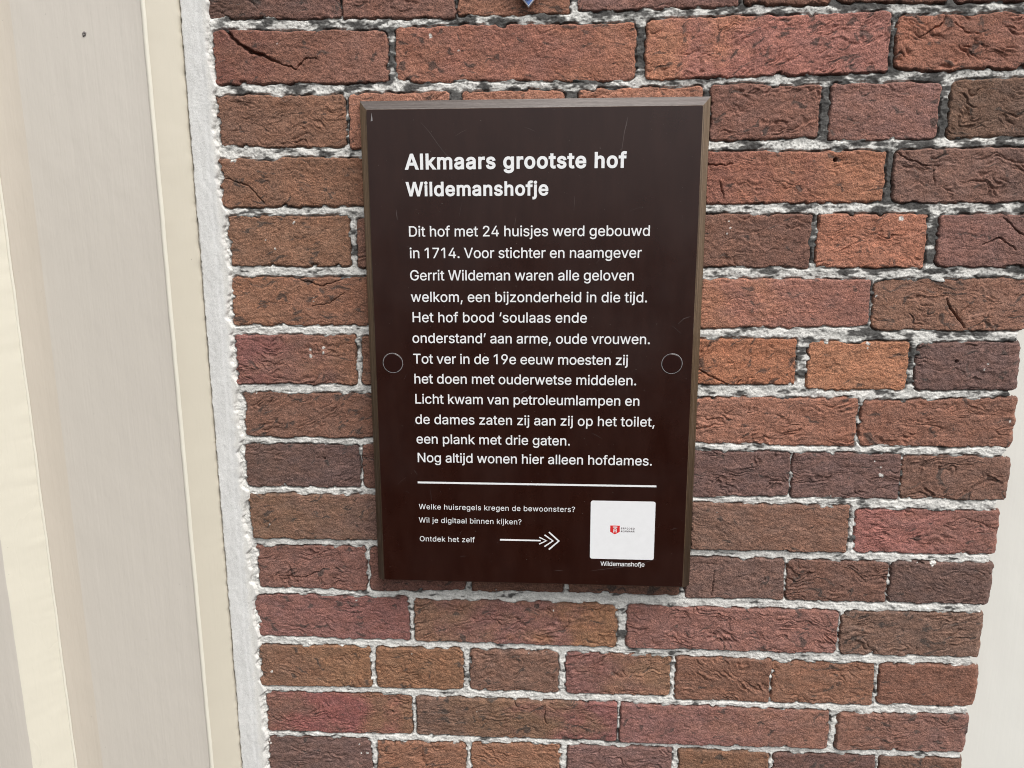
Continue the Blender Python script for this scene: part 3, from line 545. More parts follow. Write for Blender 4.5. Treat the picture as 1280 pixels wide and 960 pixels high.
def build_wall():
    xs = np.arange(X0, X1, STEP, dtype=np.float32)
    ys = np.arange(Y0, Y1, STEP, dtype=np.float32)
    X, Y = np.meshgrid(xs, ys)
    SD = np.full(X.shape, -50.0, np.float32)
    H = np.full(X.shape, -12.0, np.float32)
    C = np.zeros(X.shape + (3,), np.float32)
    ends = []
    for k, (course, xl, xr, ytl, ytr, ybl, ybr, cols) in enumerate(brick_list()):
        rs = np.random.RandomState(100 + k)
        lo_y, hi_y = min(ybl, ybr) - 5, max(ytl, ytr) + 5
        i0, i1 = np.searchsorted(ys, (lo_y, hi_y)); j0, j1 = np.searchsorted(xs, (xl - 5, xr + 5))
        if i1 <= i0 or j1 <= j0:
            continue
        x, y = X[i0:i1, j0:j1], Y[i0:i1, j0:j1]
        L = xr - xl
        t = np.clip((x - xl) / L, 0, 1)
        ox, oy = rs.uniform(-500, 500, 2)
        u, v = x + ox, y + oy
        yt = ytl + (ytr - ytl) * t + 0.9 * noise(u / 38, v * 0 + 3.3, k)
        yb = ybl + (ybr - ybl) * t + 0.9 * noise(u / 38, v * 0 + 9.1, k + 7)
        hx, hy = L / 2, (yt - yb) / 2
        rad = rs.uniform(2.0, 5.0) if xr < 440 else rs.uniform(5.0, 8.0)
        qx = np.abs(x - (xl + xr) / 2) - hx + rad
        if xl < -285:        # broken left-hand ends, half lost in the cement
            qx = np.where(t < 0.5, qx + 3.4 * noise(v / 10, u * 0 + 0.4, k + 14) + 1.6 * noise(v / 3.6, u * 0 + 0.9, k + 15), qx)
        qy = np.abs(y - (yt + yb) / 2) - hy + rad
        sd = -(np.hypot(np.maximum(qx, 0), np.maximum(qy, 0)) + np.minimum(np.maximum(qx, qy), 0) - rad)
        sd = sd + 0.9 * noise(u / 17, v / 17, k + 10) + 1.0 * noise(u / 8.5, v / 8.5, k + 11) + 0.42 * noise(u / 3.2, v / 3.2, k + 12) + 0.25
        sd = sd - 2.2 * smooth(0.45, 0.75, noise(u / 13, v / 13, k + 13))
        # the folded clay of a hand-thrown brick: warped, mostly lengthwise folds and creases
        style = rs.randint(0, 4)
        th = rs.uniform(-0.25, 0.25) + (rs.choice([-0.5, 0.5]) if style == 3 else 0)
        swirl = rs.uniform(4, 9) if style != 1 else rs.uniform(9, 15)
        wx = u + swirl * noise(u / 34, v / 22, k + 21)
        wy = v + swirl * noise(u / 30 + 5, v / 24, k + 22) + 3.0 * noise(u / 9, v / 7, k + 23)
        a = wx * math.cos(th) + wy * math.sin(th)
        b = -wx * math.sin(th) + wy * math.cos(th)
        n1 = noise(a / 46, b / 12, k + 31) + 0.16 * noise(a / 12, b / 5, k + 30)
        act = smooth(-0.25, 0.5, noise(u / 30, v / 17, k + 32)) * (rs.uniform(0.15, 0.5) if style == 2 else rs.uniform(0.6, 1.5))
        crease = np.clip(1 - np.abs(n1) * 6.5, 0, 1) ** 2 + 0.9 * np.clip(1 - np.abs(n1 - 0.3) * 15, 0, 1)
        if style in (0, 3):
            fold = b / 10.5 + 1.5 * noise(a / 48, b / 17, k + 33) + 0.35 * noise(a / 13, b / 6, k + 36)
        else:
            fold = n1 * 2.2 + noise(a / 16, b / 6, k + 33) * 0.6
        fr = fold - np.floor(fold)
        lip = np.where(fr < 0.82, fr / 0.82, (1 - fr) / 0.18)
        n2 = noise(a / 20, b / 4.2, k + 34)
        crease2 = np.clip(1 - np.abs(n2) * 4.0, 0, 1) ** 2
        pit = smooth(0.42, 0.75, noise(u / 11, v / 8, k + 35))
        h = (rs.uniform(-0.9, 0.9) + rs.uniform(-0.8, 0.8) * (t - 0.5) + rs.uniform(-0.9, 0.9) * (y - (yt + yb) / 2) / 24
             + 0.9 * noise(u / 27, v / 20, k + 41)
             + act * (1.15 * (lip - 0.5) - 1.35 * crease)
             - 0.40 * crease2 * smooth(-0.1, 0.5, noise(u / 20, v / 20, k + 42))
             - 0.7 * pit * act
             + 0.34 * noise(u / 5.0, v / 3.6, k + 43) + 0.27 * noise(u / 1.7, v / 1.6, k + 44))
        e = np.clip(sd / 1.9, 0, 1)
        h = h - 2.6 * (1 - e) ** 2.4
        if xr > 440:          # worn, rounded arris at the corner of the building
            er = np.clip((xr - x + 2.0 * noise(u / 6, v / 9, k + 45)) / 9.0, 0, 1)
            h = h - 6.0 * (1 - er) ** 2
        h = np.where(sd < 0, h + 3.2 * sd, h)
        # colour: stops along the brick, broken up by noise
        cs = lin(np.array(cols, np.float32) * 0.76 + 0.24 * np.array([130, 90, 71], np.float32))
        tt = np.clip(t + 0.28 * noise(u / 30, v / 22, k + 51) + 0.07 * noise(u / 7, v / 5, k + 52), 0, 1) * (len(cs) - 1)
        q = np.minimum(tt.astype(np.int32), max(len(cs) - 2, 0))
        f = smooth(0.0, 1.0, tt - q)[..., None]
        base = cs[q] * (1 - f) + cs[np.minimum(q + 1, len(cs) - 1)] * f
        base = base * (1 + 0.20 * noise(u / 8, v / 5, k + 53) + 0.13 * noise(u / 2.6, v / 2, k + 54))[..., None]
        warm = noise(u / 17, v / 9, k + 55)[..., None] * 0.09
        base = base * (1 + warm * np.array([1.0, 0.2, -0.6], np.float32))
        # grey-black sooty stains that sit in some of the folds
        sootn = fbm(a / 20, b / 7, k + 61, 3, 0.65) + 0.25 * crease + 0.15 * crease2
        lim = rs.uniform(0.45, 0.85) - 0.10 * smooth(60, 300, x) * smooth(-200, 200, y)
        soot = smooth(lim, lim + 0.32, sootn) * 0.72
        soot = np.maximum(soot, 0.42 * smooth(1.4, -0.4, sd + 1.2 * noise(u / 7, v / 7, k + 62)))
        base = base * (1 - soot[..., None]) + soot[..., None] * np.array([0.040, 0.037, 0.036], np.float32)
        mk = sd > SD[i0:i1, j0:j1]
        SD[i0:i1, j0:j1] = np.where(mk, sd, SD[i0:i1, j0:j1])
        H[i0:i1, j0:j1] = np.where(mk, h, H[i0:i1, j0:j1])
        C[i0:i1, j0:j1] = np.where(mk[..., None], base, C[i0:i1, j0:j1])
        if xr > 440:
            ends.append((xr, (ytl + ytr) / 2, (ybl + ybr) / 2, cols[-1]))
    lum = C @ np.array([0.3, 0.55, 0.15], np.float32)
    C = (lum[..., None] + 0.76 * (C - lum[..., None])) * np.array([1.47, 1.44, 1.37], np.float32)
    # cracks, drill holes, splashes of paint and lime
    for pts in CRACKS:
        px = [p[0] for p in pts]; py = [p[1] for p in pts]
        i0, i1 = np.searchsorted(ys, (min(py) - 6, max(py) + 6)); j0, j1 = np.searchsorted(xs, (min(px) - 6, max(px) + 6))
        x, y = X[i0:i1, j0:j1], Y[i0:i1, j0:j1]
        d, w = seg_dist(x + 1.2 * noise(x / 5, y / 5, 5), y + 1.2 * noise(x / 5, y / 5, 6), pts)
        H[i0:i1, j0:j1] -= 4.0 * w * (1 - smooth(0.0, 1.0, d / np.maximum(w, 0.05)))
    for hx, hy, r in HOLES:
        i0, i1 = np.searchsorted(ys, (hy - 5, hy + 5)); j0, j1 = np.searchsorted(xs, (hx - 5, hx + 5))
        d = np.hypot(X[i0:i1, j0:j1] - hx, Y[i0:i1, j0:j1] - hy)
        H[i0:i1, j0:j1] -= 7.0 * (1 - smooth(r * 0.75, r * 1.15, d))
    for sx, sy, r in SPOTS:
        i0, i1 = np.searchsorted(ys, (sy - 8, sy + 8)); j0, j1 = np.searchsorted(xs, (sx - 8, sx + 8))
        x, y = X[i0:i1, j0:j1], Y[i0:i1, j0:j1]
        d = np.hypot(x - sx, (y - sy) * 0.85) + r * 0.7 * noise(x / (r * 1.4), y / (r * 1.4), 77)
        f = (1 - smooth(r * 0.75, r * 1.05, d))[..., None]
        C[i0:i1, j0:j1] = C[i0:i1, j0:j1] * (1 - f) + f * np.array([0.70, 0.68, 0.64], np.float32)
    # mortar: flush lumpy lime, greyed with soot, cracked away from the bricks in places
    gap = np.where(SD > -50, SD, -50)
    jn = noise(X / 23, Y / 15, 301)
    MH = (-1.1 + 0.9 * noise(X / 17, Y / 9, 302) + 0.55 * noise(X / 5, Y / 4, 303) + 0.38 * noise(X / 2, Y / 1.8, 304))
    MH -= 2.8 * smooth(-1.6, -0.4, gap) * smooth(-0.45, 0.2, noise(X / 15, Y / 6, 305))
    MH = np.where(gap > 1.4, MH - 4.0 * (gap - 1.4), MH)
    MH = np.maximum(MH, -14)
    upper = smooth(-150, 350, Y + 0.35 * X)
    # upright joints keep more soot than the bed joints
    bed = smooth(9.5, 5.5, np.abs(((Y - 309.5) / 57.0 + 0.5) % 1.0 - 0.5) * 57.0)
    s = fbm(X / 26, Y / 10, 310, 4, 0.62) + 0.75 * (upper - 0.55) + (0.30 + 0.35 * upper) * (1 - bed)
    soot = smooth(0.05, 0.55, s)
    soot = np.maximum(soot, 0.70 * smooth(-1.1, -0.1, gap + 1.2 * noise(X / 7, Y / 5, 311) - 0.35))
    spk = smooth(0.30, 0.6, noise(X / 2.6, Y / 2.2, 312) + 0.5 * noise(X / 16, Y / 7, 316)) * 0.75
    soot = np.maximum(soot, spk * (0.15 + 0.8 * upper)) * smooth(-297, -285, X + 5 * noise(Y / 8, X / 8, 315))
    soot = np.clip(soot, 0, 1)[..., None]
    white = np.array([0.70, 0.685, 0.65], np.float32) * (1 + 0.12 * noise(X / 9, Y / 6, 313))[..., None]
    grey = np.array([0.10, 0.096, 0.092], np.float32) * (1 + 0.35 * noise(X / 5, Y / 4, 314))[..., None]
    MC = white * (1 - soot) + grey * soot

    wall = empty("brick_wall", V(68, Y0, 0), "old brown and red brick wall with white lime joints behind the brown board", "brick wall")
    hidden = (np.abs(X) < 146) & (np.abs(Y) < 222)
    keep = (SD > -0.9) & ~hidden
    me = grid_mesh("bricks", X, Y, H, keep, {'tint': C})
    link("bricks", me, M_BRICK, wall)
    edge = CORNER - 10 + 4.5 * noise(Y / 8, Y * 0 + 0.5, 320) + 0.045 * np.minimum(0, Y + 60) * 0.35
    keep = (gap < 3.0) & (X < edge) & ~hidden
    me = grid_mesh("mortar", X, Y, MH, keep, {'tint': MC})
    link("mortar", me, M_MORTAR, wall)
    # depth of the wall at its right-hand end: the bricks run back round the corner
    verts, quads, tint = [], [], []
    def block(x0, x1, y0, y1, z0, z1, col, r):
        prof = [(x0, y0), (x1 - r, y0), (x1 - r * 0.3, y0 + r * 0.3), (x1, y0 + r), (x1, y1 - r), (x1 - r * 0.3, y1 - r * 0.3), (x1 - r, y1), (x0, y1)]
        base = len(verts); n = len(prof)
        for z in (z1, z0):
            for p in prof:
                verts.append((p[0], p[1], z)); tint.append(col)
        for i in range(n):
            j = (i + 1) % n
            quads.append((base + j, base + i, base + n + i, base + n + j))
        quads.append((base + 0, base + 1, base + 6, base + 7)); quads.append((base + 1, base + 2, base + 5, base + 6)); quads.append((base + 2, base + 3, base + 4, base + 5))
    for xr, yt, yb, col in ends:
        block(xr - 60, xr - 2.4, yb + 2.5, yt - 2.5, -105, -9.0, lin(col), 4.0)
    me = np_mesh("brick_returns", np.array(verts, np.float32), np.array(quads), False, {'tint': np.array(tint, np.float32)})
    link("brick_returns", me, M_BRICK, wall)
    verts.clear(); quads.clear(); tint.clear()
    block(X0, CORNER - 12, Y0, Y1, -106, -15, np.array([0.3, 0.29, 0.27]), 3.0)
    me = np_mesh("mortar_core", np.array(verts, np.float32), np.array(quads), False, {'tint': np.array(tint, np.float32)})
    link("mortar_core", me, M_MORTAR, wall)
    return wall

build_wall()

# ------------------------------------------------------------------ cement fillet between frame and bricks
def build_fillet():
    xs = np.arange(-334, -284, 0.6, dtype=np.float32)
    ys = np.arange(Y0, Y1, 0.8, dtype=np.float32)
    X, Y = np.meshgrid(xs, ys)
    left = -327.0 - 0.9 * noise(Y / 11, Y * 0 + 0.2, 401) - 0.5 * noise(Y / 3, Y * 0 + 0.7, 402)
    # ragged right edge that laps over mortar joints more than over brick ends
    ph = np.abs(((Y - 309.5) / 57.0 + 0.5) % 1.0 - 0.5) * 57.0
    joint = np.exp(-(ph / 8.0) ** 2)
    right = (-299.6 + 3.0 * (Y < -100) * smooth(-100, -300, Y) + 4.0 * joint - 2.4 + 2.9 * noise(Y / 21, Y * 0 + 1.3, 403)
             + 2.3 * noise(Y / 7, X / 40, 404) + 0.6 * noise(Y / 2.6, X / 8, 405))
    dl, dr = X - left, right - X
    Z = (2.9 + 0.5 * noise(X / 30, Y / 60, 406) + 0.22 * noise(X / 5, Y / 9, 407) + 0.10 * noise(X / 1.8, Y / 1.8, 408)
         - 3.2 * (1 - np.clip(dl / 1.8, 0, 1)) ** 2 - 3.4 * (1 - np.clip(dr / 2.4, 0, 1)) ** 2)
    groove = X - (-309.5 + 1.6 * noise(Y / 90, Y * 0 + 4, 409))
    Z += -0.35 * np.exp(-(groove / 2.0) ** 2) - 0.9 * smooth(0, 8, groove)
    Z = np.where(dr < 0, Z + 3.0 * dr, Z)
    ok = (dl > -0.4) & (dr > -1.3)
    tone = 1 + 0.07 * noise(X / 12, Y / 30, 410) + 0.05 * noise(X / 3, Y / 3, 411)
    white = smooth(-308, -303, X + 2 * noise(Y / 9, X / 9, 412))[..., None]
    T = (np.array([0.715, 0.71, 0.695], np.float32) * (1 - white) + white * np.array([0.69, 0.675, 0.64], np.float32)) * tone[..., None]
    o = link("cement_fillet", grid_mesh("cement_fillet", X, Y, Z, ok, {'tint': T.astype(np.float32)}), M_CEMENT)
    tag(o, "pale grey cement strip with a ragged edge between cream frame and bricks", "cement strip")
build_fillet()

# ------------------------------------------------------------------ cream door frame on the left
def extrude_profile(name, prof, mat, parent, jit=0.25, seed=0, edge_jit=None, y0=Y0, y1=Y1, dy=2.5):
    """prof: (x, z) points from left to right, run up the wall"""
    ys = np.arange(y0, y1 + dy, dy, dtype=np.float32)
    p = np.array(prof, np.float32)
    n = len(p)
    Xg = np.repeat(p[None, :, 0], len(ys), 0); Zg = np.repeat(p[None, :, 1], len(ys), 0)
    Yg = np.repeat(ys[:, None], n, 1)
    Xg = Xg + jit * noise(Yg / 40, Xg / 40, seed + 1) + 0.4 * jit * noise(Yg / 9, Xg / 15, seed + 2)
    Zg = Zg + 0.5 * jit * noise(Yg / 55, Xg / 25, seed + 3)
    if edge_jit:
        for col, amp in edge_jit:
            Xg[:, col] += amp * (0.7 * noise(Yg[:, col] / 13, Yg[:, col] * 0, seed + 5) + 0.5 * noise(Yg[:, col] / 4, Yg[:, col] * 0, seed + 6))
    return link(name, grid_mesh(name, Xg, Yg, Zg, np.ones(Xg.shape, bool), {}), mat, parent)

def arc(cx, cz, r, a0, a1, n):
    return [(cx + r * math.cos(math.radians(a0 + (a1 - a0) * i / n)), cz + r * math.sin(math.radians(a0 + (a1 - a0) * i / n))) for i in range(n + 1)]

def build_frame():
    fr = empty("door_frame", V(-420, Y0, 0), "glossy cream painted door frame moulding left of the brick wall", "door frame")
    # outer splayed edge: from the rounded arris down to the cement
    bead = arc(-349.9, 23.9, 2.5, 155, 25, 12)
    extrude_profile("arris_highlight", bead, M_CREAM_HIGHLIGHT, fr, 0.25, 500)  # rounded arris, its bright highlight line painted by the paler colour
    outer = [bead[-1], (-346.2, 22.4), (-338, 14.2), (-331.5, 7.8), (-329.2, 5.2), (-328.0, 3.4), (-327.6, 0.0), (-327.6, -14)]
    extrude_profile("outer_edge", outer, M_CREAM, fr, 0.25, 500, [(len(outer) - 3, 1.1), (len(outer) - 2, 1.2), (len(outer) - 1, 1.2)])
    # wide flat board, dished a little towards the inner moulding
    a0 = bead[0]
    cove = [(-502.5, 28.6), (-500.5, 27.9), (-497, 27.1), (-490, 26.0), (-482, 25.25), (-476, 24.95), (-474, 24.85)]
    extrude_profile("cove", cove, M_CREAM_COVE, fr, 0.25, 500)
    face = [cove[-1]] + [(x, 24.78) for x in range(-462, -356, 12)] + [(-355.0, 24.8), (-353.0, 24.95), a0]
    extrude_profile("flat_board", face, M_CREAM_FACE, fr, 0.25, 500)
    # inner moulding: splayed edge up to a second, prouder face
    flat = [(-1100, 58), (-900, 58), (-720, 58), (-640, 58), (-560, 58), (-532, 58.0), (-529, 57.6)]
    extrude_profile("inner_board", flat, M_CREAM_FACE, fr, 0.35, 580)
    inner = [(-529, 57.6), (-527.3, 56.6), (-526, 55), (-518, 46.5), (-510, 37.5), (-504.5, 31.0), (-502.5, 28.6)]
    extrude_profile("inner_moulding", inner, M_CREAM_LIT, fr, 0.35, 580, [(len(inner) - 2, 0.9)])
    extrude_profile("paint_bead", arc(-502.4, 28.3, 1.7, 165, 20, 8), M_CREAM_HIGHLIGHT, fr, 0.5, 600)  # paint build-up at the joint; its bright edge is put into the colour
    # a small grey chip in the paint of the flat board
    verts, quads = [], []
    cx, cy = chip_at
    n = 18
    for ring, (rr, zz) in enumerate(((1.9, 25.1), (1.3, 25.75), (0.75, 25.65), (0.3, 25.2))):
        for i in range(n):
            a = 2 * math.pi * i / n
            r = rr * (1 + 0.22 * math.sin(2 * a + 0.7) + 0.12 * math.sin(5 * a))
            verts.append((cx + r * math.cos(a) * 0.9, cy + r * math.sin(a) * 1.3, zz))
    for ring in range(3):
        for i in range(n):
            j = (i + 1) % n
            quads.append((ring * n + i, ring * n + j, ring * n + n + j, ring * n + n + i))
    link("paint_chip", np_mesh("paint_chip", np.array(verts, np.float32), np.array(quads), True), M_CHIP, fr)
chip_at = (-407.0, 297.0)
build_frame()

# ------------------------------------------------------------------ pale painted board beyond the wall's end
def box_mesh(name, x0, x1, y0, y1, z0, z1, r=0.0):
    """box with its front edges chamfered by r"""
    v = [(x0, y0, z0), (x1, y0, z0), (x1, y1, z0), (x0, y1, z0),
         (x0, y0, z1 - r), (x1, y0, z1 - r), (x1, y1, z1 - r), (x0, y1, z1 - r)]
    q = [(3, 2, 1, 0), (0, 1, 5, 4), (1, 2, 6, 5), (2, 3, 7, 6), (3, 0, 4, 7)]
    if r > 0:
        v += [(x0 + r, y0 + r, z1), (x1 - r, y0 + r, z1), (x1 - r, y1 - r, z1), (x0 + r, y1 - r, z1)]
        q += [(4, 5, 9, 8), (5, 6, 10, 9), (6, 7, 11, 10), (7, 4, 8, 11), (8, 9, 10, 11)]
    else:
        q += [(4, 5, 6, 7)]
    return np_mesh(name, np.array(v, np.float32), np.array(q), False)

def build_right_board():
    xs = np.arange(430, 900, 5, dtype=np.float32); ys = np.arange(Y0 - 40, Y1, 5, dtype=np.float32)
    X, Y = np.meshgrid(xs, ys)
    Z = -52 + 0.7 * noise(X / 120, Y / 160, 601) + 0.15 * noise(X / 22, Y / 40, 602)
    b = empty("painted_board", V(660, Y0 - 40, -60), "smooth pale cream board behind the ragged right end of the bricks", "painted board")
    link("board_face", grid_mesh("board_face", X, Y, Z, np.ones(X.shape, bool), {}), M_CREAM_PALE, b)
    link("board_body", box_mesh("board_body", 430, 895, Y0 - 40, Y1 - 5, -95, -55), M_CREAM_PALE, b)
build_right_board()

# ------------------------------------------------------------------ the information board
ZP = 25.5                              # front of the brown plate

def rounded_poly(x0, x1, y0, y1, r, n=6):
    pts = []
    for cx, cy, a in ((x1 - r, y1 - r, 0), (x0 + r, y1 - r, 90), (x0 + r, y0 + r, 180), (x1 - r, y0 + r, 270)):
        for i in range(n + 1):
            t = math.radians(a + 90 * i / n)
            pts.append((cx + r * math.cos(t), cy + r * math.sin(t)))
    return pts

def prism(name, pts, z0, z1, mat, parent, bevel=0.0):
    """closed outline (counter-clockwise) raised from z0 to z1, with a small bevel"""
    import bmesh
    bm = bmesh.new()
    c = np.mean(pts, axis=0)
    low = [bm.verts.new(V(x, y, z0)) for x, y in pts]
    mid = [bm.verts.new(V(x, y, z1 - bevel)) for x, y in pts]
    n = len(pts)
    for i in range(n):
        j = (i + 1) % n
        bm.faces.new((low[i], low[j], mid[j], mid[i]))
    top = mid
    if bevel > 0:
        top = []
        for i, (x, y) in enumerate(pts):
            d = np.array([x, y]) - c
            k = 1 - bevel / max(np.hypot(*d), 1e-6) * 1.2
            top.append(bm.verts.new(V(*(c + d * k), z1)))
        for i in range(n):
            j = (i + 1) % n
            bm.faces.new((mid[i], mid[j], top[j], top[i]))
    bm.faces.new(top)
    bm.faces.new(low[::-1])
    me = bpy.data.meshes.new(name)
    bmesh.ops.recalc_face_normals(bm, faces=bm.faces)
    bm.to_mesh(me); bm.free()
    return link(name, me, mat, parent)

def ribbon(name, polylines, z, mat, parent):
    """thin flat strokes: list of [(x, y, width), ...]"""
    verts, quads = [], []
    for pl in polylines:
        for i, (x, y, w) in enumerate(pl):
            a = pl[max(i - 1, 0)]; b = pl[min(i + 1, len(pl) - 1)]
            dx, dy = b[0] - a[0], b[1] - a[1]
            l = math.hypot(dx, dy) or 1
            nx, ny = -dy / l * w / 2, dx / l * w / 2
            verts += [(x - nx, y - ny, z), (x + nx, y + ny, z)]
            if i:
                k = len(verts) - 4
                quads.append((k, k + 2, k + 3, k + 1))
    return link(name, np_mesh(name, np.array(verts, np.float32), np.array(quads), False), mat, parent)

CAP_UNITS = max(max(float(v) for v in s.split(',')[3::6]) for s in GLYPHS['H'][1].split('|'))
_glyph_cache = {}

def glyph_mesh(ch, bold):
    """filled outline of one character: (points, triangles) in font units; bold pushes the outline outwards"""
    if (ch, bold) in _glyph_cache:
        return _glyph_cache[(ch, bold)]
    from mathutils.geometry import delaunay_2d_cdt
    loops = []
    for spl in GLYPHS[ch][1].split('|'):
        p = np.array([float(t) for t in spl.split(',')]).reshape(-1, 3, 2)
        pts = []
        for i in range(len(p)):
            a, h0, h1, d = p[i, 1], p[i, 2], p[(i + 1) % len(p), 0], p[(i + 1) % len(p), 1]
            chord = d - a
            flat = abs(chord[0] * (h0 - a)[1] - chord[1] * (h0 - a)[0]) < 2 * np.hypot(*chord) and \
                abs(chord[0] * (h1 - a)[1] - chord[1] * (h1 - a)[0]) < 2 * np.hypot(*chord)
            for k in range(1 if flat else 5):
                t = k / 5.0
                pts.append(a * (1 - t) ** 3 + 3 * h0 * t * (1 - t) ** 2 + 3 * h1 * t * t * (1 - t) + d * t ** 3)
        pts = np.array(pts)
        pts = pts[np.hypot(*(pts - np.roll(pts, 1, 0)).T) > 0.5]
        if bold:
            e0 = pts - np.roll(pts, 1, 0); e1 = np.roll(pts, -1, 0) - pts
            n0 = np.stack([-e0[:, 1], e0[:, 0]], 1) / np.hypot(*e0.T)[:, None]
            n1 = np.stack([-e1[:, 1], e1[:, 0]], 1) / np.hypot(*e1.T)[:, None]
            nn = n0 + n1
            nn = nn / np.maximum((nn * nn).sum(1) / 2, 0.35)[:, None]
            pts = pts + nn * bold * CAP_UNITS
        loops.append(pts)
    allp = np.concatenate(loops)
    edges, k = [], 0
    for l in loops:
        edges += [(k + i, k + (i + 1) % len(l)) for i in range(len(l))]
        k += len(l)
    vo, _, fo, _, _, _ = delaunay_2d_cdt([Vector(q) for q in allp], edges, [], 0, 0.01)
    vo = np.array([(q.x, q.y) for q in vo])
    tris = []
    for f in fo:
        c = vo[list(f)].mean(0)
        wn_ = 0
        for l in loops:
            a, b2 = l, np.roll(l, -1, 0)
            side = (b2[:, 0] - a[:, 0]) * (c[1] - a[:, 1]) - (c[0] - a[:, 0]) * (b2[:, 1] - a[:, 1])
            wn_ += int(((a[:, 1] <= c[1]) & (b2[:, 1] > c[1]) & (side > 0)).sum()) - int(((a[:, 1] > c[1]) & (b2[:, 1] <= c[1]) & (side < 0)).sum())
        if wn_ != 0:
            tris.append(tuple(f))
    _glyph_cache[(ch, bold)] = (vo, tris)
    return vo, tris

def text_mesh(name, text, x, y, cap, width, mat, parent, bold=0.0, z=ZP, thick=0.10):
    """a line of sans-serif lettering; tracking is chosen so that the line fills the given width"""
    s = cap / CAP_UNITS
    adv = [GLYPHS[ch][0] * s for ch in text]
    track = (width - sum(adv) + 0.10 * cap) / max(len(text) - 1, 1)
    px = x - 40 * s
    verts, faces = [], []
    for ch, a in zip(text, adv):
        if GLYPHS[ch][1]:
            vo, tris = glyph_mesh(ch, bold)
            k, n = len(verts), len(vo)
            verts += [V(px + q[0] * s, y + q[1] * s, z + thick) for q in vo]
            verts += [V(px + q[0] * s, y + q[1] * s, z - 0.02) for q in vo]
            cnt = {}
            for t in tris:
                faces.append(tuple(k + i for i in t))
                for i in range(len(t)):
                    cnt[(t[i], t[(i + 1) % len(t)])] = 1
            for (i, j) in cnt:
                if (j, i) not in cnt:
                    faces.append((k + j, k + i, k + n + i, k + n + j))
        px += a + track
    me = bpy.data.meshes.new(name)
    me.from_pydata(verts, [], faces)
    me.update()
    return link(name, me, mat, parent)

